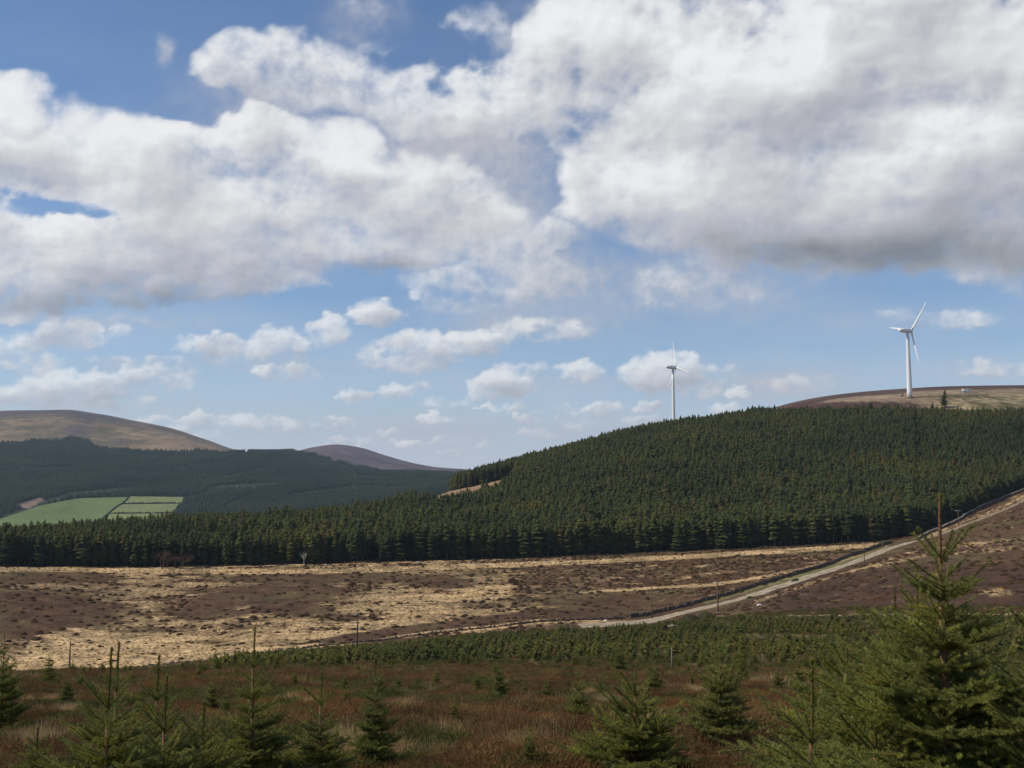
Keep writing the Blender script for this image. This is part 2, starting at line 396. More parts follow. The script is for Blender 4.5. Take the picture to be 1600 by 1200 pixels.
M_needle = foliage("needles", [(.092,.122,.017), (.125,.155,.020), (.080,.108,.020)], .55, .14, 6.)
M_needle_tip = foliage("young_needles", [(.19,.22,.040), (.23,.24,.062), (.17,.20,.045)], .5, .25, 6.)
M_bark = plain("bark", (.15,.082,.038), .8, .4, 60)
M_bark_grey = plain("grey_bark", (.22,.19,.15), .85, .4, 3.)
M_heather = foliage("heather", [(.15,.076,.038), (.18,.096,.044), (.115,.062,.032), (.22,.145,.066), (.12,.095,.034)], .9, .05, .25)
M_heather_moor = foliage("moor_heather", [(.066,.037,.021), (.080,.045,.025), (.066,.050,.022)], .9, .05, .05)
M_tan = foliage("dead_grass", [(.38,.265,.125), (.47,.34,.17), (.29,.20,.09)], .8, .15, .3)
M_tan_moor = foliage("moor_grass", [(.38,.27,.13), (.45,.325,.16), (.33,.23,.105)], .85, .1, .05)
M_stone = plain("wall_stone", (.12,.092,.070), .9, .5, 1.2)
M_palestone = plain("pale_stone", (.62,.58,.52), .85, .2, 4.)
M_white = plain("turbine_white", (.80,.80,.79), .4, .03, .3, .5)
M_grey = plain("turbine_grey", (.35,.35,.36), .5, .1, .5)
M_pole = plain("pole_wood", (.10,.075,.05), .85, .3, 3.)
M_cross = plain("weathered_crossarm", (.55,.52,.47), .8, .15, 3.)
M_track = ground_mat("gravel_track", [.4, 1.2, 5.], .72, 1.3, bmp=(9, .5, .05))
M_hedge = foliage("hedge", [(.03,.033,.016), (.04,.04,.02)], .9, .1, .02)
# ------------------------------------------------------------------ the land, in rings that follow the feature lines
FINE = math.radians(33)
def azs(step):
    c = np.radians(np.concatenate([np.arange(-180, -33, 3.), np.arange(-33, 33 + step / 2, step), np.arange(36, 181, 3.)]))
    return c
def land(name, k0, k1, rows, step, albedo, mat, kind="structure"):
    A = azs(step); R, Z = knots(A); N = len(A)
    rr = []
    for q, k in enumerate(range(k0, k1)):
        n = rows[q]
        for i in range(n): rr.append(R[k] + (R[k+1] - R[k]) * i / n)
    rr.append(R[k1]); rr = np.array(rr)                     # rows x cols
    if k0 == 0: rr = np.concatenate([np.full((1, N), .02), rr])
    M = len(rr); az = np.broadcast_to(A, (M, N))
    z = eval_z(np.tile(R, M), np.tile(Z, M), rr.ravel(), az.ravel()).reshape(M, N)
    x = rr * np.sin(az); y = rr * np.cos(az)
    # sunk hems so that neighbouring rings overlap without a gap
    if k0 > 0: x = np.vstack([x[:1], x]); y = np.vstack([y[:1], y]); z = np.vstack([z[:1] - .02 * rr[0].mean(), z]); M += 1
    if k1 < len(LINES) - 1: x = np.vstack([x, x[-1:]]); y = np.vstack([y, y[-1:]]); z = np.vstack([z, z[-1:] - .02 * rr[-1].mean()]); M += 1
    V = np.stack([x.ravel(), y.ravel(), z.ravel()], 1)
    i = (np.arange(M - 1)[:, None] * N + np.arange(N - 1)[None]).ravel()
    Fc = np.stack([i, i + N, i + N + 1, i + 1], 1)[:, ::-1]
    u, v = project(V[:, 0], V[:, 1], V[:, 2])
    me = mesh_np(name, V, Fc, [mat], smooth=True, attrs={"albedo": albedo(V[:, 0], V[:, 1], V[:, 2], u, v)})
    return tag(obj(name, me), kind=kind)
def ell(u, v, cx, cy, rx, ry): return np.exp(-(((u - cx) / rx) ** 2 + ((v - cy) / ry) ** 2) ** 1.5)
def mass_mask(u, v, x, y):
    """1 where the young plantation stands thick"""
    e = pchip([250, 330, 450, 600, 700, 800, 900, 1000, 1100, 1200, 1300, 1450, 1600], [1052, 1050, 1046, 1044, 1044, 1042, 1041, 1045, 1048, 1048, 1044, 1046, 1050], u)
    n = 9 * fbm(x / 16, y / 16, 3, seed=80)
    return sstep(4, -6, v - e - n) * sstep(300, 420, u + 3 * n)
NTAN = [(625,1110,48,7),(470,1096,26,8),(100,1113,20,6),(62,1165,34,16),(1092,1085,22,6),(690,1157,22,5),(1195,1070,36,5),(942,1100,20,6),(820,1100,16,5),(445,1070,14,4),(1290,1095,18,6),(170,1090,20,5),(820,1180,60,8),(1180,1190,60,8)]
def near_tan(u, v):
    t = np.zeros(np.shape(u))
    for cx, cy, rx, ry in NTAN: t = np.maximum(t, ell(u, v, cx, cy, rx, ry))
    return .62 * t
def alb_near(x, y, z, u, v):
    n1 = fbm(x / 3.1, y / 3.1, 4, seed=81)[:, None]; n2 = fbm(x / 1.1, y / 1.1, 3, seed=82)[:, None]; n3 = fbm(x / 9., y / 9., 3, seed=83)[:, None]
    c = lerp(C(.11,.058,.030), C(.075,.060,.026), sstep(-.3, .3, n1 + n3 * .5))
    c = lerp(c, C(.30,.22,.11), sstep(.29, .42, n1 * .7 + n2 * .45 + near_tan(u, v)[:, None]))
    r = np.hypot(x, y)
    mm = mass_mask(u, v, x, y)[:, None] * sstep(40, 60, r)[:, None]
    c = lerp(c, lerp(C(.072,.066,.024), C(.095,.070,.028), sstep(-.2, .3, n3)), mm * .9)
    # lines of bleached grass through the plantation
    d = np.minimum(linedist(u, v, [(1180, 961), (1600, 959)], 1.4), linedist(u, v, [(1150, 994), (1290, 993)], 1.6))
    c = lerp(c, C(.42,.33,.19), (sstep(3.4, 1.2, d + 2.2 * n2[:, 0]) * (r > 120))[:, None])
    return c
TE = [(420,905,130,9,-.22),(120,965,120,12,-.2),(400,940,160,10,-.22),(250,985,90,6,-.25),(560,965,70,5,-.25),(330,1003,60,4,-.3),(730,945,60,6,-.3),(30,955,125,30,-.75),(70,902,105,8,-.8),(0,1003,60,22,-.3),(430,926,115,13,-.5),(330,958,60,9,-.4),(560,903,110,7,-.45),(700,911,70,8,-.35),(640,1003,120,9,-.5),(470,952,60,9,-.4),
      (200,1012,280,30,.30),(640,945,120,22,.3),(250,915,150,16,.15),(500,985,100,14,.2),(1555,926,32,5,.55),(750,935,60,25,.1)]
def moor_T(u, v):
    T = np.where(u < 800, .50, .50 - .24 * sstep(740, 880, u))
    T = T - .22 * sstep(820, 950, u) * sstep(925, 945, v)
    rd = pchip([900, 1122, 1250, 1400, 1500, 1600], [985, 950, 905, 852, 815, 775], u)
    right = sstep(-4, 6, v - rd) * sstep(1020, 1080, u); T = lerp(T, .10, right)
    for cx, cy, rx, ry, w in TE: T = T + (1.35 * w if w < 0 else w) * ell(u, v, cx, cy, rx, ry)
    for P, w, a in (([(-100,889),(100,890),(300,893),(500,893),(700,886),(900,879),(1100,868),(1200,862),(1370,852)], 4.5, .75),
                    ([(905,926),(1000,920),(1120,913),(1200,900),(1290,882),(1370,862)], 3, .55),
                    ([(-50,1046),(300,1034),(500,1008),(700,986),(850,971),(980,972)], 5, .42),
                    ([(510,1003),(620,986),(720,975),(830,961)], 9, -.6),
                    ([(1180,940),(1300,901),(1420,865),(1500,852),(1600,842)], 4, .42),
                    ([(1440,840),(1530,808),(1600,776)], 4, .34),
                    ([(1330,893),(1450,868),(1600,855)], 2.5, .5)):
        T = T + a * sstep(w, w * .4, linedist(u, v, P))
    return T
def moor_mask(x, y, u, v):
    n = fbm(x / 21, (y - .18 * x) / 8.5, 4, seed=85); n2 = fbm(x / 5, (y - .18 * x) / 2.2, 4, .6, seed=86)
    return sstep(-.20, .22, moor_T(u, v) - .5 + .50 * n + .50 * n2 + .3 * fbm(x / 1.9, y / 1.1, 3, .65, seed=89))
def alb_moor(x, y, z, u, v):
    m = moor_mask(x, y, u, v)[:, None]; n = fbm(x / 30, y / 30, 4, seed=87)[:, None]; n2 = fbm(x / 7, y / 3.5, 4, .6, seed=88)[:, None]
    h = lerp(C(.084,.046,.024), C(.084,.060,.027), sstep(-.1, .4, n + .4 * n2))
    h = h * (1 + .35 * n2 + .25 * n); h = lerp(h, C(.062,.033,.019), (sstep(1150, 1250, u) * sstep(-10, 20, v - 880))[:, None])
    t = lerp(C(.47,.325,.165), C(.29,.20,.105), sstep(-.25, .35, n2 + n + .55 * ell(u, v, 230, 925, 190, 22)[:, None] - .3 * ell(u, v, 200, 1015, 260, 30)[:, None]))
    c = lerp(h, t, m)
    g = sstep(6, 2, linedist(u, v, [(1105, 940), (1200, 913), (1300, 885), (1390, 856)]) + 3 * n2[:, 0])[:, None]
    return lerp(c, C(.15,.14,.055), g * .8)
CLEAR = [(638,787),(670,776),(700,768),(740,760),(780,750),(806,743),(806,748),(775,765),(725,779),(680,790)]
def alb_hill(x, y, z, u, v):
    r = np.hypot(x, y); n = fbm(x / 25, y / 25, 4, seed=90)[:, None]; n2 = fbm(x / 6, y / 6, 3, seed=91)[:, None]
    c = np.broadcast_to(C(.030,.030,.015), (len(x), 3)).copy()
    top = ((r > 845) & (u > 1150))[:, None]
    sky = pchip([1200, 1230, 1300, 1400, 1500, 1600, 1900], [642, 638, 620.5, 610.5, 605, 603, 600], u)
    t = lerp(C(.19,.14,.095), C(.25,.185,.12), sstep(-.2, .3, n2))
    t = lerp(t, C(.075,.048,.040), sstep(5.5, 2.5, v - sky + 2 * n[:, 0])[:, None])
    dk = sstep(.35, .6, ell(u, v, 1345, 636, 130, 9) + .5 * n2[:, 0])[:, None]; t = lerp(t, C(.065,.034,.026), dk)
    gr = (sstep(1420, 1500, u) * sstep(612, 618, v))[:, None]
    t = lerp(t, lerp(C(.09,.075,.035), C(.25,.20,.115), sstep(-.25, .35, n2 + n)), gr)
    c = np.where(top, t, c)
    cl = inpoly(u, v, [(a, b) for a, b in CLEAR]) | inpoly(u, v, [(a, b + 10) for a, b in CLEAR]) | inpoly(u, v, [(a, b + 18) for a, b in CLEAR])
    c = np.where(cl[:, None], lerp(C(.25,.155,.09), C(.17,.12,.065), sstep(-.2, .3, n2)), c)
    return c
FTOP = ([-100,0,60,90,108,135,150,180,380,430,470,500,560,620,700,800], [690,692,690,690,686,688,699,703,708,704.5,708,714,731,738,740,744])
def far_forest(u, v, x, y):
    r = np.hypot(x, y); n = fbm(x / 60, y / 60, 3, seed=95)
    f = (v > pchip(*FTOP, u) + 5 * n) & (r > 1480)
    f &= ~inpoly(u, v, [(-60,834),(-60,826),(0,810),(60,790),(120,778.5),(203,776.5),(288,777),(290,782),(262,812),(240,850),(-60,850)])
    f &= ~inpoly(u, v, [(20,790),(65,776),(70,781),(45,795)])
    for P, w in (([(385,708),(345,725),(300,728),(250,735)], 1.3), ([(405,733),(350,747),(310,752)], 1.2), ([(430,757),(340,762),(310,776),(285,781)], 2.2),
                 ([(640,762),(560,762),(500,768),(452,775)], 1.6), ([(470,712),(520,722),(552,735),(552,790)], 1.2), ([(0,731),(60,733),(120,731)], 1.2),
                 ([(0,812),(50,790),(115,772),(200,765)], 2.2), ([(402,757),(390,775),(350,795)], 1.5), ([(430,740),(480,741),(560,745),(700,752)], 1.), ([(230,729),(270,715)], 1.)):
        f &= linedist(u, v, P) > w * 1.35 + .5
    return f
def alb_far(x, y, z, u, v):
    r = np.hypot(x, y); n = fbm(x / 260, y / 260, 5, seed=96)[:, None]; n2 = fbm(x / 70, y / 70, 4, seed=97)[:, None]
    sky = pchip(SKYU, SKYV, u)
    tan = lerp(C(.205,.145,.085), C(.10,.082,.048), sstep(-.25, .3, n2 + n + .4 * fbm(x / 40, y / 200, 3, seed=98)[:, None]))
    dark = lerp(C(.065,.050,.055), C(.085,.068,.062), sstep(-.3, .3, n2))
    tt = sstep(6, 13, v - sky + 16 * n[:, 0] + 12 * n2[:, 0]) * (1 - .9 * ell(u, v, 118, 672, 22, 12)) * (1 - .7 * ell(u, v, 190, 688, 14, 5))
    tt = np.where(u > 400, .0, np.where(u > 150, np.maximum(tt, sstep(150, 260, u) * .8), tt))[:, None]
    c = lerp(dark, tan, tt)
    c = lerp(c, C(.090,.070,.080), (sstep(400, 480, u) * (v < 745))[:, None] * .8)
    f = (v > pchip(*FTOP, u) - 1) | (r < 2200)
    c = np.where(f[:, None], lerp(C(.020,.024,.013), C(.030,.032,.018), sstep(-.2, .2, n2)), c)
    c = np.where(inpoly(u, v, [(20,790),(65,776),(70,781),(45,795)])[:, None], C(.17,.12,.085), c)
    c = np.where((inpoly(u, v, [(560,768),(660,760),(700,770),(650,790),(560,785)]) & (n2[:, 0] + n[:, 0] > .12))[:, None], C(.10,.085,.05), c)
    return c
land("ground", 0, 5, [10, 60, 80, 70, 90], .22, alb_near, M_ground)
land("moor", 5, 7, [50, 290], .10, alb_moor, M_moor)
land("hillside", 7, 10, [60, 20, 40], .16, alb_hill, M_hill)
land("far_hills", 10, 17, [8, 8, 50, 90, 90, 6, 4], .11, alb_far, M_far)
print("land", time.time() - T0)

# ------------------------------------------------------------------ clouds: a dome far outside everything, open where the sky is blue
def make_sky():
    a = np.radians(np.concatenate([np.arange(-180, -34, 2.), np.arange(-34, 34.01, .13), np.arange(36, 181, 2.)]))
    e = np.radians(np.concatenate([np.arange(-4, -1.2, 1.), np.arange(-1.2, 28.5, .115), np.arange(29, 90.1, 2.5)])); e[-1] = math.pi / 2 - .001
    az, el = np.meshgrid(a, e); N = len(a); M = len(e)
    al, L, veil = clouds(az.ravel(), el.ravel(), PITCH)
    Rd = 12000.
    V = np.stack([Rd * np.cos(el) * np.sin(az), Rd * np.cos(el) * np.cos(az), Rd * np.sin(el)], -1).reshape(-1, 3)
    # no cloud in front of the sun
    sd = np.array([math.cos(SUN_EL) * math.sin(SUN_AZ), math.cos(SUN_EL) * math.cos(SUN_AZ), math.sin(SUN_EL)])
    cs = (V / Rd) @ sd; open_ = 1 - sstep(.80, .93, cs); al = al * open_; veil = veil * open_
    i = (np.arange(M - 1)[:, None] * N + np.arange(N - 1)[None]).ravel()
    Fc = np.stack([i, i + N, i + N + 1, i + 1], 1)
    m = bpy.data.materials.new("clouds"); m.use_nodes = True; n = m.node_tree; n.nodes.clear()
    def at(k): return add(n, "ShaderNodeAttribute", attribute_name=k).outputs["Fac"]
    tc = add(n, "ShaderNodeTexCoord"); no = add(n, "ShaderNodeTexNoise"); no.inputs["Scale"].default_value = .0075; no.inputs["Detail"].default_value = 5; no.inputs["Roughness"].default_value = .62
    n.links.new(tc.outputs["Object"], no.inputs[0])
    def math_(op, a_, b_):
        q = add(n, "ShaderNodeMath", operation=op); q.use_clamp = False
        for k, x in enumerate((a_, b_)):
            if isinstance(x, (int, float)): q.inputs[k].default_value = x
            else: n.links.new(x, q.inputs[k])
        return q.outputs[0]
    A = at("cover"); Lt = at("light"); Ve = at("veil")
    nn = math_('SUBTRACT', no.outputs[0], .5)
    edge = math_('MULTIPLY', math_('MULTIPLY', A, math_('SUBTRACT', 1., A)), 3.2)
    A2 = math_('ADD', A, math_('MULTIPLY', nn, edge))
    q = add(n, "ShaderNodeClamp"); n.links.new(A2, q.inputs[0]); A2 = q.outputs[0]
    L2 = math_('ADD', Lt, math_('MULTIPLY', nn, .05))
    col = ramp(n, L2, [(0., (.16,.17,.19)), (.35, (.34,.345,.36)), (.6, (.50,.50,.545)), (.8, (.68,.68,.695)), (1., (.88,.88,.88))])
    em = add(n, "ShaderNodeEmission"); n.links.new(col, em.inputs[0]); em.inputs[1].default_value = CLOUD_GAIN
    ev = add(n, "ShaderNodeEmission"); ev.inputs[0].default_value = (.56,.61,.73,1); ev.inputs[1].default_value = CLOUD_GAIN
    tr = add(n, "ShaderNodeBsdfTransparent")
    m1 = add(n, "ShaderNodeMixShader"); n.links.new(Ve, m1.inputs[0]); n.links.new(tr.outputs[0], m1.inputs[1]); n.links.new(ev.outputs[0], m1.inputs[2])
    m2 = add(n, "ShaderNodeMixShader"); n.links.new(A2, m2.inputs[0]); n.links.new(m1.outputs[0], m2.inputs[1]); n.links.new(em.outputs[0], m2.inputs[2])
    out = add(n, "ShaderNodeOutputMaterial"); n.links.new(m2.outputs[0], out.inputs[0])
    m.cycles.emission_sampling = 'NONE'
    me = mesh_np("sky", V, Fc, [m], smooth=True, attrs={"cover": al, "light": L, "veil": veil})
    tag(obj("sky", me), kind="structure")
CLOUD_GAIN = 1.05
make_sky()
print("sky", time.time() - T0)
# ------------------------------------------------------------------ plant builders
def tris_along(P0, P1, N, rng, ln, wd, fwd=.6, flat=0.):
    """N needle triangles round the twig P0-P1"""
    P0 = np.array(P0); P1 = np.array(P1); d = P1 - P0; L = np.linalg.norm(d); d = d / L
    a = np.cross(d, (0, 0, 1)); a = a / (np.linalg.norm(a) or 1); b = np.cross(d, a)
    t = rng.uniform(0, 1, N); g = rng.uniform(0, 2 * math.pi, N)
    o = a[None] * np.cos(g)[:, None] + b[None] * np.sin(g)[:, None] * (1 - flat)
    q = P0 + d * (t * L)[:, None]
    dr = o + d * fwd * rng.uniform(.6, 1.4, N)[:, None]; dr /= np.linalg.norm(dr, axis=1)[:, None]
    s = np.cross(dr, rng.normal(size=(N, 3))); s /= np.linalg.norm(s, axis=1)[:, None]
    l = ln * rng.uniform(.7, 1.2, N)[:, None]
    V = np.stack([q - s * wd / 2, q + s * wd / 2, q + dr * l], 1).reshape(-1, 3)
    return V, np.arange(3 * N).reshape(-1, 3)
class Twig:
    """collects wood (material 0), needles (1) and young needles (2)"""
    def __init__(s): s.v = []; s.f = [[], [], []]; s.n = 0
    def add(s, V, Fc, k): s.v.append(V); s.f[k].append(np.asarray(Fc) + s.n); s.n += len(V)
    def wood(s, P0, P1, r0, r1):
        d = np.array(P1) - np.array(P0); a = np.cross(d, (0, 0, 1.)); a = a / (np.linalg.norm(a) or 1); b = np.cross(d, a); b /= (np.linalg.norm(b) or 1)
        V = [np.array(P) + r * (a * math.cos(g) + b * math.sin(g)) for P, r in ((P0, r0), (P1, r1)) for g in (0, 2.09, 4.19)]
        s.add(np.array(V), [(0,1,4),(0,4,3),(1,2,5),(1,5,4),(2,0,3),(2,3,5)], 0)
    def mesh(s, name, mats):
        F3 = []; mi = []
        for k in range(3):
            for f in s.f[k]: F3.append(f); mi.append(np.full(len(f), k))
        return mesh_np(name, np.concatenate(s.v), np.concatenate(F3), mats, np.concatenate(mi))
def rot_z(p, a): return np.array([p[0]*math.cos(a)-p[1]*math.sin(a), p[0]*math.sin(a)+p[1]*math.cos(a), p[2]])
def grow_branch(T, years, rng, dens, ln, wd, o=(0,0,0), d=(1,0,0), seg=.19, level=0):
    o = np.array(o, float); d = np.array(d, float)
    for y in range(years):
        L = seg * rng.uniform(.85, 1.15) * (1.12 if y == years - 1 else 1)
        e = o + d * L
        T.wood(o, e, .0028 * (years - y) ** .7, .0022)
        young = y == years - 1
        V, Fc = tris_along(o, e, max(3, int(L * dens * (1 if young else .75))), rng, ln * (1 if young else .9), wd, .75 if young else .5); T.add(V, Fc, 2 if young else 1)
        if not young and level < 2:
            rem = years - 1 - y
            for t in ((.25, .45, .68, .92) if level == 0 else (.55, .92)):
                for sgn in (-1, 1):
                    if rng.uniform() < .18: continue
                    a = sgn * rng.uniform(.7, 1.0); dd = rot_z(d, a) ; dd[2] += rng.uniform(-.12, .2); dd /= np.linalg.norm(dd)
                    grow_branch(T, max(1, min(rem, 3) - (level > 0)), rng, dens, ln, wd, o + d * L * t, dd, seg * rng.uniform(.55, .8), level + 1)
        o = e; d = d + np.array([0, 0, rng.uniform(.03, .12)]) + rng.normal(size=3) * .05; d /= np.linalg.norm(d)
rg = np.random.RandomState(11)
def pool(dens, ln, wd, nv):
    P = {}
    for y in (1, 2, 3, 4):
        P[y] = []
        for k in range(nv):
            T = Twig(); grow_branch(T, y, rg, dens, ln, wd); P[y].append(T)
    return P
POOL_T = pool(1500, .021, .0032, 4)
POOL = {y: [t.mesh("branch", [M_bark, M_needle, M_needle_tip]) for t in POOL_T[y]] for y in POOL_T}
POOL_M = pool(240, .036, .0075, 3)
def skeleton(h, rng, full=1.):
    """whorls of a young spruce h metres tall, as (height, branch years, count, rise angle, scale)"""
    W_ = []; z = h; k = 0; step = min(.20, h * .2)
    while True:
        st = step * (1.25 if k == 0 else rng.uniform(.72, .95)); z -= st; k += 1
        if z < .10 * h: break
        el = math.radians([0, 46, 32, 22, 14, 7, 0, -4][min(k, 7)] + rng.uniform(-5, 5))
        yrs = min(4, k); want = (.52 * (h - z) + .05) * full
        W_.append((z, yrs, [0, 6, 7, 8, 8, 8, 8, 8][min(k, 7)], el, want / (.2 * yrs ** .95)))
        zi = z + st * .5
        if k > 1 : W_.append((zi, min(3, k - 1), 4 if k == 2 else 7, el + .1, want * .62 / (.2 * min(3, k - 1) ** .95)))
    return W_, step * 1.25
def hero_tree(name, x, y, h, label, group, full=1., lean=0., rng=None):
    z = height(x, y)[0] - .03
    t = empty(name, (x, y, z)); t.rotation_euler = (lean, lean * .5, 0); tag(t, label, "spruce tree", group)
    rng = rng or np.random.RandomState(int(abs(x) * 100 + y * 10) % 9999)
    Wh, lead = skeleton(h, rng, full)
    lr = .0085 if h > 1.7 else .0055; nl_ = .015 if h > 1.7 else .019
    m = MB(); m.tube([(0,0,0), (.004,0,h*.4), (-.004,.003,h-lead)], [.014*h+.004, .010*h+.003, lr], 8); m.build("trunk", M_bark, t, True)
    T = Twig(); V, Fc = tris_along((0,0,h-lead), (.006,0,h), int(lead*(900 if h > 1.7 else 1500)), rng, nl_, .0036, 1.3)
    T.add(V, Fc, 1); T.wood((0,0,h-lead), (.006,0,h), lr, lr * .7)
    for k in range(7): a = k * 2.2; T.add(np.array([[.006,0,h-.004],[.006+.008*math.cos(a),.008*math.sin(a),h+.002],[.006+.003*math.cos(a+.7),.003*math.sin(a+.7),h+.016]]), [(0,1,2)], 2)
    lt = obj("leader_shoot", T.mesh("leader_shoot", [M_bark, M_needle, M_needle_tip]), t)
    for (zz, yrs, cnt, el, sc) in Wh:
        a0 = rng.uniform(0, 6.28)
        for q in range(cnt):
            b = bpy.data.objects.new("branch", POOL[yrs][rng.randint(4)]); link(b, t)
            b.location = (0, 0, zz + rng.uniform(-.015, .015)); s_ = sc * rng.uniform(.78, 1.12)
            b.rotation_euler = (rng.uniform(-.3, .3), -el - rng.uniform(-.09, .09), a0 + 2 * math.pi * (q + rng.uniform(-.22, .22)) / cnt)
            b.scale = (s_, s_ * .95, s_)
    return t
def crown_mesh(h, rng, full=1.):
    """one joined crown for a sapling seen from farther off"""
    Wh, lead = skeleton(h, rng, full); T = Twig()
    V, Fc = tris_along((0,0,h-lead), (0,0,h), int(lead*260), rng, .035, .009, 1.1); T.add(V, Fc, 1)
    for (zz, yrs, cnt, el, sc) in Wh:
        a0 = rng.uniform(0, 6.28)
        for q in range(cnt):
            B = POOL_M[yrs][rng.randint(3)]; V = np.concatenate(B.v) * sc * rng.uniform(.8, 1.1)
            e = el + rng.uniform(-.09, .09); a = a0 + 2 * math.pi * (q + rng.uniform(-.2, .2)) / cnt
            X = V[:, 0] * math.cos(e) - V[:, 2] * math.sin(e); Z = V[:, 0] * math.sin(e) + V[:, 2] * math.cos(e)
            V = np.stack([X * math.cos(a) - V[:, 1] * math.sin(a), X * math.sin(a) + V[:, 1] * math.cos(a), Z + zz], 1)
            base = T.n; T.v.append(V); T.n += len(V)
            for k in range(3):
                for f in B.f[k]: T.f[k].append(f + base)
    return T.mesh("crown", [M_bark, M_needle, M_needle_tip])
def conifer(name, mat, tiers, per, r0, rng, bare=.0, droop=.35, tipw=.5):
    """unit-height spruce crown of ragged tilted sprays round a dark core"""
    V = []; Fc = []
    for i in range(tiers):
        f0 = i / tiers
        a0 = rng.uniform(0, 6.28)
        for q in range(per):
            f = min(.97, max(0, f0 + rng.uniform(-.9, .9) / tiers)); z = bare + (1 - bare) * (f * .96 + .02); R = r0 * (1 - f) ** .6 + .012
            if f < .12: R *= .8
            a = a0 + 6.283 * (q + rng.uniform(-.3, .3)) / per; rr = R * rng.uniform(.65, 1.25); w = rr * tipw * rng.uniform(.7, 1.3)
            c = np.array([math.cos(a), math.sin(a), 0]); s = np.array([-math.sin(a), math.cos(a), 0])
            up = (1 - bare) * .055 * rng.uniform(.6, 1.4)
            b = len(V); V += [c*rr*.02 + (0,0,z+up), c*rr*.6 + s*w + (0,0,z-droop*rr*.3), c*rr + (0,0,z-droop*rr+rng.uniform(0,.02)), c*rr*.6 - s*w + (0,0,z-droop*rr*.3)]
            Fc += [(b, b+1, b+2), (b, b+2, b+3)]
    b = len(V); K = 6
    for k in range(K): a = 6.283 * k / K; V.append(np.array([math.cos(a)*r0*.5, math.sin(a)*r0*.5, bare + .02]))
    V.append(np.array([0, 0, 1.])); Fc += [(b+k, b+(k+1)%K, b+K) for k in range(K)]
    b = len(V); V += [np.array([.006,0,.93]), np.array([-.006,.004,.93]), np.array([0,0,1.03])]; Fc.append((b, b+1, b+2))
    return mesh_np(name, np.array(V), np.array(Fc), [mat])
def scatter(name, P, rz, sc, idx, protos, label=None, cat=None, kind="stuff", tilt=None):
    """one object whose points carry instances of the prototypes (which stand in the scene themselves)"""
    n_ = len(P); me = mesh_np(name, P, np.zeros((0, 3), int)) if False else bpy.data.meshes.new(name)
    me.vertices.add(n_); me.vertices.foreach_set("co", np.asarray(P, np.float32).ravel())
    for k, a, t in (("turn", rz, 'FLOAT'), ("size", sc, 'FLOAT'), ("kind_index", idx, 'INT')):
        at = me.attributes.new(k, t, 'POINT'); at.data.foreach_set("value", np.asarray(a, np.int32 if t == 'INT' else np.float32))
    o = obj(name, me); g = bpy.data.node_groups.new(name, 'GeometryNodeTree')
    g.interface.new_socket("Geometry", in_out='INPUT', socket_type='NodeSocketGeometry'); g.interface.new_socket("Geometry", in_out='OUTPUT', socket_type='NodeSocketGeometry')
    N = g.nodes; gi = N.new("NodeGroupInput"); go = N.new("NodeGroupOutput"); io = N.new("GeometryNodeInstanceOnPoints"); jo = N.new("GeometryNodeJoinGeometry")
    for p in reversed(protos):
        q = N.new("GeometryNodeObjectInfo"); q.inputs[0].default_value = p; q.inputs["As Instance"].default_value = True; g.links.new(q.outputs["Geometry"], jo.inputs[0])
    def na(k, t):
        q = N.new("GeometryNodeInputNamedAttribute"); q.data_type = t; q.inputs[0].default_value = k; return q.outputs[0]
    cx = N.new("ShaderNodeCombineXYZ"); g.links.new(na("turn", 'FLOAT'), cx.inputs[2])
    g.links.new(gi.outputs[0], io.inputs["Points"]); g.links.new(jo.outputs[0], io.inputs["Instance"]); io.inputs["Pick Instance"].default_value = True
    g.links.new(na("kind_index", 'INT'), io.inputs["Instance Index"]); g.links.new(cx.outputs[0], io.inputs["Rotation"]); g.links.new(na("size", 'FLOAT'), io.inputs["Scale"])
    g.links.new(io.outputs[0], go.inputs[0])
    md = o.modifiers.new("scatter", 'NODES'); md.node_group = g
    return tag(o, label, cat, kind=kind)
def jgrid(rmin, rmax, amin, amax, step, rng):
    """jittered points in a sector, thinned to visibility later"""
    x0, x1 = rmax * math.sin(amin), rmax * math.sin(amax); 
    X, Y = np.meshgrid(np.arange(x0, x1, step), np.arange(rmin * .8, rmax, step))
    X = X.ravel() + rng.uniform(-.45, .45, X.size) * step; Y = Y.ravel() + rng.uniform(-.45, .45, Y.size) * step
    r = np.hypot(X, Y); a = np.arctan2(X, Y); k = (r > rmin) & (r < rmax) & (a > amin) & (a < amax)
    return X[k], Y[k]

# ------------------------------------------------------------------ the forest on the hillside
FP = [conifer("crown", M_forest, 12, 9, .25, rg, .08, .3), conifer("crown", M_forest, 13, 9, .22, rg, .12, .25), conifer("crown", M_forest, 11, 9, .29, rg, .04, .2, .6),
      conifer("crown", M_forest, 11, 8, .23, rg, .22, .3, .6), conifer("crown", M_forest, 12, 9, .19, rg, .14, .25)]
def trunk_mesh():
    m = MB(); m.tube([(0,0,-.03),(0,0,.3),(0,0,.9)], [.013,.010,.003], 6); return m.mesh("trunk", M_bark_grey, True)
TRUNK = trunk_mesh()
x, y = jgrid(425, 905, math.radians(-30), math.radians(31), 2.15, rg)
az = np.arctan2(x, y); r = np.hypot(x, y); Rk, Zk = knots(az); z = height(x, y); u, v = project(x, y, z)
edge = Rk[7] + 4 + 3.5 * fbm(x / 12, y / 12, 2, seed=101)
topr = np.where(u < 1200, Rk[8] + 28, Rk[8] + 14 + 5 * fbm(x / 15, y / 15, 2, seed=102))
k = (r > edge) & (r < topr)
cl = inpoly(u, v, CLEAR)
for dv in (6, 12, 18): cl |= inpoly(u, v, [(a, b + dv) for a, b in CLEAR])
k &= ~cl
k &= ~((fbm(x / 16, y / 16, 3, seed=103) > .43))                     # a few openings
k &= rg.uniform(size=len(k)) < .93
x, y, z, r, u, v = [q[k] for q in (x, y, z, r, u, v)]; Ed = (r - Rk[7][k])
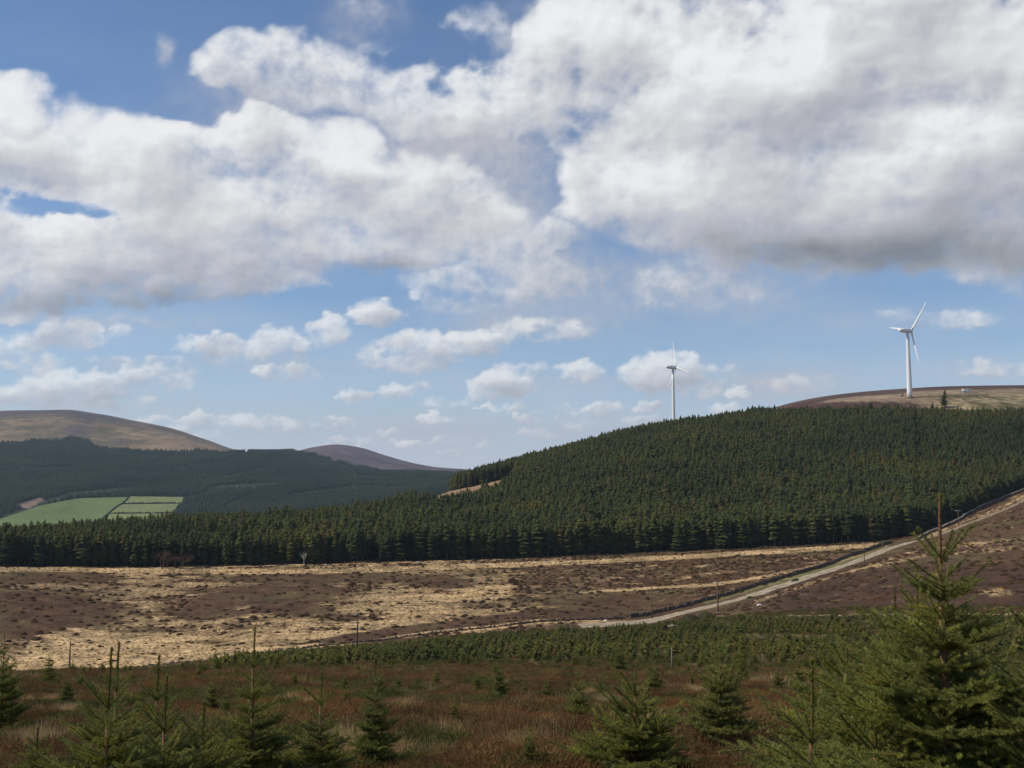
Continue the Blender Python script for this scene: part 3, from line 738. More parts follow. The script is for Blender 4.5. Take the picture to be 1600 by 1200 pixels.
hgt = np.where(u < 620, 10.6, np.where(r < 520, 12.2, 11.2)) + 1.6 * fbm(x / 40, y / 40, 3, seed=104) + rg.normal(size=len(x)) * 1.35
hgt = np.where(r > 700, hgt * .90, hgt) * np.where(u > 1430, .82, 1)
kind = rg.randint(0, 5, len(x)); rz = rg.uniform(0, 6.28, len(x))
order = np.argsort(Ed / 1.0 + (np.abs(u - 800) > 830) * 1e4); near = order[:290]; far = order[290:]
proto_f = []
def edge_place(q): return ("left of the reddish thicket" if q < 250 else "between the reddish thicket and the pale birch" if q < 475 else "between the pale birch and the orange clearing" if q < 640
                           else "below the orange clearing" if q < 830 else "below and left of the farther turbine" if q < 1050 else "just right of the farther turbine" if q < 1180 else "above the upper part of the dark stone wall" if q < 1400 else "along the pale stone wall at the right edge")
for j, i in enumerate(near):
    bare = 1180 < u[i] < 1345 and Ed[i] < 9
    kd = 3 if bare else kind[i]
    t = empty("spruce_tree", (x[i], y[i], z[i]), rz[i]); t.scale = (hgt[i],) * 3
    tag(t, "tall spruce with a pale bare lower trunk at the forest edge left of the track" if bare else "dark spruce in the front forest rows, " + edge_place(u[i]),
        "spruce tree", "spruces with bare trunks at the forest edge" if bare else "spruces in the front rows of the forest " + edge_place(u[i]))
    c = obj("crown", FP[kd], t); obj("trunk", TRUNK, t)
    if len(proto_f) < 5 and not bare and kd == len(proto_f): proto_f.append(c)
assert len(proto_f) == 5
scatter("spruce_forest", np.stack([x, y, z - .3], 1)[far], rz[far], hgt[far], kind[far], proto_f)
print("forest", len(x), time.time() - T0)
# ------------------------------------------------------------------ far forest on the other side of the valley
x, y = jgrid(1480, 3760, math.radians(-29), math.radians(0), 7.2, rg)
z = height(x, y); u, v = project(x, y, z); k = far_forest(u, v, x, y) & (u < 790) & (u > -60); r = np.hypot(x, y)
k &= rg.uniform(size=len(k)) < .95
x, y, z, r = x[k], y[k], z[k], r[k]
fm = [conifer("far_spruce", M_farforest, 5, 6, .36, rg, .0, .25, .8), conifer("far_spruce", M_farforest, 5, 6, .42, rg, .0, .25, .8)]
fp = []
for j, (uu, vv) in enumerate(((232, 771), (395, 772))):
    p = hit(uu, vv, 1700, 3600); o = obj("spruce_tree", fm[j]); o.location = p; o.scale = (12,) * 3
    tag(o, ("distant spruce just above the green pasture fields", "distant spruce on the wooded slope right of the green pastures")[j], "spruce tree"); fp.append(o)
hh = 10 + 2 * fbm(x / 120, y / 120, 3, seed=110) + rg.normal(size=len(x)) * .8
scatter("distant_forest", np.stack([x, y, z - .5], 1), rg.uniform(0, 6.28, len(x)), hh, rg.randint(0, 2, len(x)), fp)
print("far forest", len(x), time.time() - T0)

# ------------------------------------------------------------------ moor cover: heather mounds and pale tussocks
def tuft(name, mat, N, h, spread, w, rng, dome=.5):
    a = rng.uniform(0, 6.28, N); q = np.sqrt(rng.uniform(0, 1, N)); bx = q * np.cos(a) * spread * .75; by = q * np.sin(a) * spread * .75
    ln = h * (1 - dome * q * q) * rng.uniform(.6, 1.15, N); out = .35 + .9 * q
    tx = bx + np.cos(a) * ln * out * .55 + rng.normal(size=N) * .04 * h; ty = by + np.sin(a) * ln * out * .55 + rng.normal(size=N) * .04 * h
    g = rng.uniform(0, 3.14, N); s = np.stack([np.cos(g), np.sin(g), np.zeros(N)], 1) * w / 2
    B = np.stack([bx, by, np.full(N, -.03 * h)], 1); Tp = np.stack([tx, ty, ln], 1)
    V = np.stack([B - s, B + s, Tp], 1).reshape(-1, 3)
    return mesh_np(name, V, np.arange(3 * N).reshape(-1, 3), [mat])
def bush(name, mat, N, h, spread, w, rng):
    """springy low shrub: short sprigs pointing every way over a dome"""
    a = rng.uniform(0, 6.28, N); q = np.sqrt(rng.uniform(0, 1, N)); zt = h * (1 - .6 * q * q) * rng.uniform(.25, 1.05, N)
    B = np.stack([q * np.cos(a) * spread, q * np.sin(a) * spread, zt * .8], 1)
    D = np.stack([np.cos(a) * q, np.sin(a) * q, np.full(N, .75)], 1) + rng.normal(size=(N, 3)) * .42; D /= np.linalg.norm(D, axis=1)[:, None]
    s_ = np.cross(D, rng.normal(size=(N, 3))); s_ /= np.linalg.norm(s_, axis=1)[:, None]; l = rng.uniform(.03, .075, N)[:, None]
    V = np.stack([B - s_ * w / 2, B + s_ * w / 2, B + D * l], 1).reshape(-1, 3)
    return mesh_np(name, V, np.arange(3 * N).reshape(-1, 3), [mat])
def mound(name, mat, rng, n=7):
    V = [(0, 0, .25)]; Fc = []
    for ring, (rr, zz) in enumerate(((.28, .22), (.46, .11), (.55, -.05))):
        for k in range(n): a = 6.283 * (k + .5 * ring) / n; q = rr * rng.uniform(.8, 1.25); V.append((q * math.cos(a), q * math.sin(a), zz * rng.uniform(.75, 1.25)))
    for k in range(n): Fc.append((0, 1 + k, 1 + (k + 1) % n))
    for ring in range(2):
        for k in range(n):
            a, b, c, d = 1+ring*n+k, 1+ring*n+(k+1)%n, 1+(ring+1)*n+k, 1+(ring+1)*n+(k+1)%n; Fc += [(a, c, b), (b, c, d)]
    N = 40; a = rng.uniform(0, 6.28, N); q = rng.uniform(.05, .5, N); b0 = len(V)
    for i in range(N):
        p = np.array([q[i]*math.cos(a[i]), q[i]*math.sin(a[i]), .20*(1-(q[i]/.55)**2)]); s = np.array([-math.sin(a[i]), math.cos(a[i]), 0]) * .035
        V += [tuple(p - s), tuple(p + s), tuple(p * 1.15 + (0, 0, .08))]; Fc.append((b0, b0+1, b0+2)); b0 += 3
    return mesh_np(name, np.array(V), np.array(Fc), [mat])
def proto(name, me, uv, s, label=None, kind="stuff"):
    o = obj(name, me); p = hit(*uv); o.location = p; o.scale = (s,) * 3
    return tag(o, label, kind=kind)
mp = [proto("heather_mound", mound("heather_mound", M_heather_moor, rg), (300 + 40 * k, 1005), 1.3) for k in range(3)]
tp = [proto("grass_tussock", tuft("grass_tussock", M_tan_moor, 60, .5, .38, .05, rg), (420 + 30 * k, 960), 1.2) for k in range(2)]
TRACK_PX = [(905, 978), (950, 977), (1000, 972), (1050, 962), (1100, 950), (1150, 937), (1200, 922), (1250, 906), (1300, 890), (1345, 874), (1380, 861), (1410, 851), (1440, 843)]
TRACK_UP = [(1440, 843), (1470, 834), (1500, 823), (1530, 812), (1560, 800), (1600, 782), (1640, 760)]
x, y = jgrid(255, 560, math.radians(-27), math.radians(27), 1.75, rg)
az = np.arctan2(x, y); r = np.hypot(x, y); Rk, Zk = knots(az); z = height(x, y); u, v = project(x, y, z)
k = (r > Rk[5]) & (r < Rk[7] + 3) & (linedist(u, v, TRACK_PX) > 8) & (linedist(u, v, TRACK_UP) > 7) & (v > 780)
x, y, z, u, v, r = [q[k] for q in (x, y, z, u, v, r)]
mm = moor_mask(x, y, u, v); tt = moor_T(u, v)
p_h = np.where(mm < .5, .10 + .30 * (tt > .25), .075); pick = rg.uniform(size=len(x))
kh = pick < p_h; kt = (~kh) & (mm > .45) & (rg.uniform(size=len(x)) < .75) | ((mm < .5) & (pick > np.where(v > 930, .97, .86)) & (tt > .16)) | ((mm < .5) & (pick > .985))
def sc_(k_): return np.stack([x, y, z], 1)[k_]
scatter("moor_heather", sc_(kh) - (0, 0, .05), rg.uniform(0, 6.28, kh.sum()), np.where(mm[kh] < .5, 1.35, .9) * rg.uniform(.6, 1.6, kh.sum()), rg.randint(0, 3, kh.sum()), mp)
scatter("moor_grass", sc_(kt), rg.uniform(0, 6.28, kt.sum()), rg.uniform(.5, 1.1, kt.sum()), rg.randint(0, 2, kt.sum()), tp)
print("moor cover", kh.sum(), kt.sum(), time.time() - T0)

# ------------------------------------------------------------------ near ground cover
hp = [proto("heather_tuft", bush("heather_tuft", M_heather, 620, .22, .26, .0065, rg), (560 + 60 * k, 1165), 1.) for k in range(3)]
gp = [proto("dead_grass_tuft", tuft("dead_grass_tuft", M_tan, 90, .19, .17, .006, rg, .4), (700 + 60 * k, 1190), 1.) for k in range(2)]
M_moss = foliage("moss_green", [(.085,.095,.026), (.11,.11,.03), (.07,.082,.026)], .8, .1, .3)
bp = [proto("bilberry_tuft", bush("bilberry_tuft", M_moss, 420, .18, .22, .008, rg), (860, 1180), 1.)]
def cover(rmin, rmax, step, s0):
    x, y = jgrid(rmin, rmax, math.radians(-34), math.radians(34), step, rg)
    z = height(x, y); u, v = project(x, y, z); r = np.hypot(x, y); Rk, _ = knots(np.arctan2(x, y)); k0 = r < Rk[5] + 12
    x, y, z, u, v = [q[k0] for q in (x, y, z, u, v)]
    g = .7 * fbm(x / 3.1, y / 3.1, 4, seed=81) + .45 * fbm(x / 1.1, y / 1.1, 3, seed=82); m = fbm(x / 3.1, y / 3.1, 4, seed=81) + .5 * fbm(x / 9., y / 9., 3, seed=83)
    g = g + near_tan(u, v); tan = (g > .27) | (rg.uniform(size=len(x)) < .05); green = (~tan) & ((m > .05) | (rg.uniform(size=len(x)) < mass_mask(u, v, x, y) * .75 + .08))
    big = np.where(tan, 1.2, 1.)
    idx = np.where(tan, 3 + rg.randint(0, 2, len(x)), np.where(green, 5, rg.randint(0, 3, len(x))))
    return np.stack([x, y, z], 1), rg.uniform(0, 6.28, len(x)), s0 * big * rg.uniform(.6, 1.35, len(x)) * np.clip(1 + .9 * fbm(x / 1.5, y / 1.5, 3, seed=120), .45, 1.7), idx
parts = [cover(1.5, 14, .17, .8), cover(14, 40, .27, 1.05), cover(40, 100, .55, 1.5), cover(100, 262, 1.3, 2.2)]
P = np.concatenate([p[0] for p in parts]); rz = np.concatenate([p[1] for p in parts]); sc = np.concatenate([p[2] for p in parts]); ix = np.concatenate([p[3] for p in parts])
scatter("heath_cover", P, rz, sc, ix, hp + gp + bp)
print("heath", len(P), time.time() - T0)

# ------------------------------------------------------------------ the young plantation
def band_place(q): return "left of the low wall pole" if q < 558 else "between the low wall pole and the track" if q < 900 else "just below the track end and bend" if q < 1122 else "between the track pole and tall spruces" if q < 1300 else "behind the tall spruces at the right"
def heath_place(q): return "at the far left" if q < 150 else "behind the crowded left group" if q < 450 else "left of the centre" if q < 800 else "right of the centre" if q < 1130 else "before the right plantation end"
heroes = [
 (1500, 1005, 5.0, "dense young spruce filling the space right of the tallest one", 1.3),  # u, row of the tip, distance, label, fullness
 (1466, 775, 4.6, "tallest young spruce at the right, its bare brown leader rising above the forest edge", 1.02),
 (1632, 905, 4.4, "young spruce cut by the right edge of the photo", 1.0),
 (1540, 985, 5.4, "bushy young spruce between the tallest one and the right edge", 1.1),
 (1396, 920, 5.6, "young spruce with a thin leader just left of the tallest spruce", 1.25),
 (1431, 884, 6.6, "young spruce whose brown leader stands close behind the tallest spruce", 1.1),
 (1266, 1034, 3.7, "small open young spruce in front at the bottom, left of the tallest spruce", .85),
 (1322, 985, 7.6, "bushy blue-green young spruce left of the tallest spruce", 1.55),
 (1365, 1075, 4.6, "low bushy young spruce at the bottom in front of the big spruce group", 1.15),
 (172, 1016, 5.3, "left of two crowded young spruces, with two thick upright shoots", .95),
 (184, 1007, 6.3, "slender young spruce close behind the crowded pair at the left", .8),
 (247, 1026, 6.6, "young spruce with a dark blunt tip in the crowded group at the left", .9),
 (259, 1058, 5.4, "broad young spruce at the right of the crowded group at the left", 1.05),
 (318, 1098, 6.6, "low young spruce at the right foot of the crowded left group", 1.1),
 (397, 982, 7.2, "young spruce with a very long thin leader right of the crowded left group", .75),
 (502, 1050, 7.4, "dark young spruce with a pointed leader, at the bottom left of centre", .85),
 (992, 1040, 7.9, "broad young spruce with long side shoots at the bottom right of centre", 1.4),
 (58, 1138, 8.2, "small bright young spruce in the bottom left corner", 1.0),
]
def place_at(u, r):
    a = math.atan((u - 800) / F * math.cos(PITCH)); a = math.atan2((u - 800) / F, math.cos(PITCH) ); return r * math.sin(a), r * math.cos(a)
G_y = "young spruces of the plantation nearest the camera"
for (uu, vt, rr, lab, full) in heroes:
    x, y = place_at(uu, rr); a = math.atan2(x, y); zt = rr * el_ratio(a, vt); h = zt - height(x, y)[0] + .03
    # at this closeness the column drifts with height: put the tip on the sight line
    t = (600 - vt) / F; d = np.array([(uu - 800) / F, math.cos(PITCH) - t * math.sin(PITCH)]); d = d / np.linalg.norm(d) * rr
    hero_tree("young_spruce", d[0], d[1], h, lab, G_y, full)
mid = [crown_mesh(1.2, np.random.RandomState(s), f) for s, f in ((1, 1.), (2, .8), (3, 1.2), (4, .95))]
tm = MB(); tm.tube([(0,0,-.05),(0,0,.7),(0,0,1.02)], [.016,.010,.006], 6); MIDTRUNK = tm.mesh("trunk", M_bark, True)
def mid_tree(x, y, h, label, group, kd):
    t = empty("young_spruce", (x, y, height(x, y)[0] - .02), random.uniform(0, 6.28)); w_ = random.uniform(.55, .8); t.scale = (h / 1.2 * w_, h / 1.2 * w_, h / 1.2)
    tag(t, label, "spruce tree", group); obj("crown", mid[kd], t); obj("trunk", MIDTRUNK, t); return t
named = [ # u, tip row, foot row, label
 (0, 1012, 1148, "dense dark young spruce cut by the left edge of the photo"),
 (75, 1020, 1066, "small dark conical spruce on the brow, left of the leftmost pole"),
 (1128, 1002, 1152, "upright young spruce with a dark stem, right of the broad one at the bottom"),
 (905, 1040, 1140, "slender young spruce left of the broad one with long side shoots"),
 (585, 1044, 1172, "thin open young spruce with two whorls, bottom left of centre"),
 (710, 1078, 1124, "small bushy spruce in the heather right of the pale grass patch"),
 (780, 1035, 1086, "narrow upright young spruce in the middle of the heather"),
 (745, 1044, 1080, "small spruce just left of the narrow upright one in the heather"),
 (538, 1048, 1078, "little spruce in the heather behind the thin open one"),
 (592, 1040, 1080, "dark young spruce at the lower edge of the green plantation, left of centre"),
 (622, 1052, 1078, "squat young spruce right of the dark one at the plantation edge"),
 (568, 1070, 1100, "squat bushy spruce in the heather left of the pale grass patch"),
 (828, 1126, 1178, "small yellowish green spruce alone in the heather at the bottom centre"),
 (1160, 1010, 1062, "young spruce at the plantation edge behind the upright dark stemmed one"),
 (855, 1055, 1088, "tiny spruce in the heather left of the slender one"),
 (820, 1062, 1082, "tiny flat spruce in the heather right of the narrow upright one"),
 (1195, 1084, 1114, "low green spruce right of the upright dark stemmed one"),
 (1250, 1024, 1086, "slim young spruce left of the bushy blue-green one"),
 (1020, 1030, 1082, "broad young spruce just behind the tip of the broad one with long side shoots"),
 (968, 1002, 1050, "young spruce at the plantation edge left of the grey post"),
 (682, 1040, 1072, "light green small spruce at the edge of the heather"),
 (628, 1066, 1090, "very small spruce below the squat one at the plantation edge"),
 (330, 1056, 1104, "small spruce behind the right side of the crowded left group"),
 (352, 1076, 1116, "low spruce between the left group and the long thin leader"),
 (1215, 1040, 1075, "small spruce left of the slim young one"),
 (140, 1040, 1056, "very small spruce by the foot of the leftmost pole"),
 (1300, 1010, 1060, "spruce behind the left side of the bushy blue-green one"),
 (940, 1050, 1080, "small spruce between the slender one and the plantation edge"),
 (460, 1045, 1070, "small spruce in the heather right of the long thin leader"),
 (1085, 1090, 1125, "small spruce between the two large ones right of centre"),
]
for j, (uu, vt, vb, lab) in enumerate(named):
    p = hit(uu, vb, 2.5, 200); vb += .2 / math.hypot(p[0], p[1]) * F; p = hit(uu, vb, 2.5, 200); rr = math.hypot(p[0], p[1]); h = (vb - vt) / F * rr
    mid_tree(p[0], p[1], h * 1.02, lab, G_y, j % 4)
x, y = jgrid(16, 262, math.radians(-29), math.radians(29), 1.75, rg)
z = height(x, y); u, v = project(x, y, z); r = np.hypot(x, y); Rk, _ = knots(np.arctan2(x, y))
mk = mass_mask(u, v, x, y); mk = np.where(v < 1048, mk, 0); ns = fbm(x / 9, y / 9, 3, seed=130)
prob = mk * (.50 + .80 * ns) + .075 * (r < 130) + .30 * (r > 60) * (v < 1065) * (u < 420) * (v > pchip([0, 200, 300, 420], [1051, 1048, 1044, 1040], u) + 1) * (u > 100)
k = (rg.uniform(size=len(x)) < prob) & (r < Rk[5] - 1) & (r > 24) & (linedist(u, v, [(1180, 961), (1600, 959)]) > 2.5) & ~((u > 1180) & (v > 958) & (v < 967)) & ~((u > 1150) & (u < 1290) & (v > 992) & (v < 1003))
for uu, vt, vb, lab in named: k &= ~((np.abs(u - uu) < 10) & (v > vb) & (v < vb + 25))
x, y, z, r, u, v = [q[k] for q in (x, y, z, r, u, v)]
h = np.clip(1.25 + .5 * fbm(x / 20, y / 20, 3, seed=131) + rg.normal(size=len(x)) * .32, .6, 2.6) * np.where(v > 1046, .62, 1)
inframe = (np.abs(u - 800) < 815); order = np.argsort(r + 1e4 * ~inframe); near = order[:250]; far = order[250:]
for i in near: mid_tree(x[i], y[i], h[i], "small young spruce in the green plantation band, " + band_place(u[i]) if v[i] < 1049 else "small young spruce scattered in the brown heather, " + heath_place(u[i]),
                        "young spruces of the dense plantation band, " + band_place(u[i]) if v[i] < 1049 else "small spruces scattered in the heather " + heath_place(u[i]), rg.randint(4))
sm = [conifer("far_young_spruce", M_sap, 7, 7, .42, rg, .0, -.25, .38), conifer("far_young_spruce", M_sap, 6, 7, .5, rg, .0, -.2, .38), conifer("far_young_spruce", M_sap, 7, 6, .36, rg, .0, -.3, .38)]
sp = []
for j, q in enumerate(((860, 1012), (1075, 1015), (1230, 1022))):
    p = hit(*q, 20, 262); o = obj("young_spruce", sm[j]); o.location = p; o.scale = (1.7,) * 3; sp.append(tag(o, "small young spruce in the green plantation band, " + band_place(q[0]), "spruce tree", "young spruces of the dense plantation band, " + band_place(q[0])))
scatter("young_plantation", np.stack([x, y, z - .05], 1)[far], rg.uniform(0, 6.28, len(far)), h[far], rg.randint(0, 3, len(far)), sp)
print("plantation", len(x), time.time() - T0)
# ------------------------------------------------------------------ track, walls, poles
def px_path(P, rmin, rmax, step):
    W_ = np.array([hit(a, b, rmin, rmax) for a, b in P])[:, :2]
    d = np.concatenate([[0], np.cumsum(np.hypot(*np.diff(W_, axis=0).T))]); s = np.arange(0, d[-1], step)
    q = np.stack([pchip(d, W_[:, 0], s), pchip(d, W_[:, 1], s)], 1)
    k = np.ones(9) / 9; n = int(max(1, 4 // step))
    return q, s
def strip(name, P, width, mat, alb, rmin=200, rmax=800, lift=.10, n=8):
    q, s = px_path(P, rmin, rmax, 1.0); t = np.gradient(q, axis=0); t /= np.linalg.norm(t, axis=1)[:, None]; nrm = np.stack([-t[:, 1], t[:, 0]], 1)
    w = np.interp(s / s[-1], np.linspace(0, 1, len(width)), width); w = w * (1 + .12 * fbm(s / 7, s * 0, 2, seed=140)); 
    o = np.linspace(-1, 1, n + 1); X = q[:, None, 0] + nrm[:, None, 0] * o[None] * w[:, None] / 2; Y = q[:, None, 1] + nrm[:, None, 1] * o[None] * w[:, None] / 2
    X = X + .25 * fbm(X, Y, 2, seed=141) * (np.abs(o)[None] > .9)
    Z = height(X.ravel(), Y.ravel()).reshape(X.shape) + lift; Z[:, 0] -= lift + .25; Z[:, -1] -= lift + .25
    N = n + 1; i = (np.arange(len(q) - 1)[:, None] * N + np.arange(n)[None]).ravel(); Fc = np.stack([i, i + 1, i + N + 1, i + N], 1)
    rut = np.broadcast_to(np.exp(-((np.abs(o) - .45) / .16) ** 2)[None], X.shape).ravel()[:, None]
    col = lerp(alb * .78, alb * 1.1, rut) * (1 + .15 * fbm(X.ravel() / 3, Y.ravel() / 3, 3, seed=142))[:, None]
    g = (np.exp(-(o / .16) ** 2)[None] * np.ones(X.shape)).ravel()[:, None] * .15; col = lerp(col, C(.17,.15,.07), g)
    V = np.stack([X.ravel(), Y.ravel(), Z.ravel()], 1)
    return tag(obj(name, mesh_np(name, V, Fc, [mat], smooth=True, attrs={"albedo": col})), kind="structure")
strip("gravel_track", TRACK_PX, [13, 13, 10, 8.6, 8, 8, 8.4, 10], M_track, C(.33,.27,.19))
strip("gravel_track", TRACK_UP, [6.5, 4, 3.6, 3.6], M_track, C(.27,.205,.135), 300, 900)
def dry_wall(label, P, h, cov, rmin=200, rmax=800, group="dry stone walls on the moor", st=.42, copm=None):
    rng = np.random.RandomState(len(P) * 7 + int(P[0][0])); q, s = px_path(P, rmin, rmax, st); t = np.gradient(q, axis=0)
    z = height(q[:, 0], q[:, 1]); nx = max(1, int(round(h / .26))); m = MB(); cp = MB()
    t_ = empty("dry_stone_wall", (q[0][0], q[0][1], z[0])); O = np.array(t_.location)
    for i in range(len(q)):
        a = math.atan2(t[i][1], t[i][0]); hh = h * (1 + .22 * perlin(s[i:i+1] / 5, s[i:i+1] * 0)[0]); keep = cov if np.isscalar(cov) else np.interp(s[i] / s[-1], np.linspace(0, 1, len(cov)), cov)
        hh *= min(1, .55 + keep * .5)
        if rng.uniform() > keep: hh *= rng.uniform(.15, .6)
        n_ = max(1, int(hh / .26))
        for c in range(n_):
            for sd in (-1, 1):
                wdt = .26 - .06 * c / max(n_, 1); p = np.array([q[i][0] - math.sin(a) * sd * wdt * .55, q[i][1] + math.cos(a) * sd * wdt * .55, z[i] + .10 + c * .26]) - O
                m.box(p + rng.uniform(-.04, .04, 3), (st * rng.uniform(.8, 1.15), wdt * 1.15, .27 * rng.uniform(.85, 1.1)), a, .035, rng)
        if rng.uniform() < keep: cp.box(np.array([q[i][0], q[i][1], z[i] + .10 + n_ * .26]) - O, (st * rng.uniform(.7, 1.1), .42, rng.uniform(.14, .28)), a, .04, rng)
    tag(m.build("stones", M_stone, t_), kind="stuff"); tag(cp.build("coping_stones", copm or M_stone, t_), kind="stuff")
    return tag(t_, label, "stone wall", group)
M_cope = plain("pale_coping", (.42,.38,.31), .9, .4, 1.5)  # coping course coloured paler than the wall stones below it
dry_wall("dark dry stone wall running up the left side of the gravel track", [(985, 965), (1040, 955), (1090, 943), (1140, 930), (1200, 911), (1250, 896), (1290, 884), (1330, 869), (1365, 857), (1393, 848)], 1.2, .9)
dry_wall("low tumbled stone wall running left from the track along the foot of the moor", [(60, 1047), (150, 1045), (250, 1040), (300, 1035), (400, 1022), (500, 1010), (600, 1001), (700, 988), (800, 977), (880, 970), (975, 966)], .8, [.15, .25, .35, .3, .45, .8])
dry_wall("pale stone wall climbing beside the forest to the right edge", [(1432, 845), (1455, 833), (1480, 822), (1510, 806), (1540, 790), (1570, 778), (1605, 764), (1640, 745)], 1.2, .85, 300, 900, copm=M_cope)
# bleached stones and dead grass along the foot of the forest, a few pale rocks
def rock_mesh(rng):
    V = []; n = 6
    for rr, zz in ((.42, -.1), (.5, .12), (.28, .34)):
        for k in range(n): a = 6.283 * k / n; V.append((rr * math.cos(a) * rng.uniform(.75, 1.25), rr * math.sin(a) * rng.uniform(.6, 1.1), zz * rng.uniform(.8, 1.2)))
    V.append((0, 0, .38)); Fc = [(r0*n+k, r0*n+(k+1)%n, (r0+1)*n+(k+1)%n) for r0 in range(2) for k in range(n)] + [(r0*n+k, (r0+1)*n+(k+1)%n, (r0+1)*n+k) for r0 in range(2) for k in range(n)] + [(2*n+k, 2*n+(k+1)%n, 3*n) for k in range(n)]
    return mesh_np("rock", np.array(V), np.array(Fc), [M_palestone])
RK = [rock_mesh(rg) for _ in range(3)]
for uu, vv, s_, lab in ((1040, 982, 1.5, "white boulder just below the track bend, left of its neighbour"), (1051, 981, 2.1, "larger white flat boulder just below the track bend"), (1122, 958, .9, "pale stone at the foot of the pole by the track"),
                        (946, 970, 1.1, "pale boulder by the low wall left of the track end"), (668, 1031, 1.0, "white stone in the plantation left of centre"), (332, 1048, 1.0, "white stone in the plantation right of the crowded left group"),
                        (1363, 993, .5, "small white stone in the plantation behind the bushy blue-green spruce"), (1187, 946, 1.2, "pale boulder on the moor right of the track pole"), (1080, 1047, .35, "small pale stone in the heather right of the grey post")):
    p = hit(uu, vv, 20, 700); o = obj("boulder", RK[int(uu) % 3]); o.location = p; o.scale = (s_ * 1.3, s_, s_ * .7); tag(o, lab, "boulder")
pts = []
for _ in range(420):
    uu = rg.uniform(-20, 1400); vv = pchip([-20, 200, 400, 600, 800, 1000, 1200, 1400], [887, 888, 886, 880, 878, 871, 861, 850], uu) + rg.uniform(-1, 4)
    pts.append((uu, vv))
U_ = np.array(pts); w = np.array([hit(a, b, 300, 600) for a, b in U_[::4]])
rp = []
for j, q in enumerate(((66, 889), (1150, 864))):
    o = obj("rock", RK[j]); o.location = hit(*q, 300, 600); o.scale = (1, .8, .6); rp.append(tag(o, ("pale stone at the foot of the forest at the far left", "pale stone at the foot of the forest right of centre")[j], "stone"))
scatter("scattered_stones", w, rg.uniform(0, 6.28, len(w)), rg.uniform(.3, .9, len(w)), rg.randint(0, 2, len(w)), rp)

def pole(uu, vt, vb, label, arm=True, rz=.4, rmin=100, thick=1., mat=None):
    p = hit(uu, vb, rmin, 700); rr = math.hypot(p[0], p[1]); h = (vb - vt) / F * rr
    t = empty("utility_pole", p, rz); tag(t, label, "pole", "wooden poles of the power line")
    m = MB(); m.tube([(0,0,-.4),(0,0,h*.5),(0,0,h)], [.17*thick,.15*thick,.12*thick], 8); m.build("post", mat or M_pole, t, True)
    if arm:
        m = MB(); m.box((0, .18*thick, h - .35), (2.3, .14, .16)); m.build("crossarm", M_cross, t)
        for sx in (-1.0, 0, 1.0):
            m = MB(); m.tube([(sx, .18*thick, h-.28), (sx, .18*thick, h-.14), (sx, .18*thick, h-.02)], [.03, .075, .05], 6); m.build("insulator", M_grey, t, True)
    return t
pole(108, 1012, 1056, "leftmost power pole, rising from behind the heather brow", False, rmin=238)
pole(558, 960, 1018, "dark pole standing by the low wall below the pale grass moor", True, 1.3)
pole(1019, 918, 967, "plain pole standing at the end of the gravel track", False)
pole(1122, 911, 959, "pole with crossarm beside the middle of the gravel track", True, -.5)
pole(1351, 850, 886, "thin pole at the lower edge of the track near the forest corner", True, 1.2, thick=.7)
pole(1498, 799, 822, "pole with a pale T crossarm in front of the forest by the upper track", True, -.2, 300, 1., M_pole)
# short grey post in the plantation
p = hit(1050, 1049, 30, 260); rr = math.hypot(p[0], p[1]); m = MB(); hp_ = 35 / F * rr; m.tube([(0,0,-.2),(0,0,hp_)], [.05,.045], 8); o = m.build("post", M_bark_grey, None, True); o.name = "marker_post"; o.location = p
tag(o, "short grey wooden post standing in the young plantation", "post")

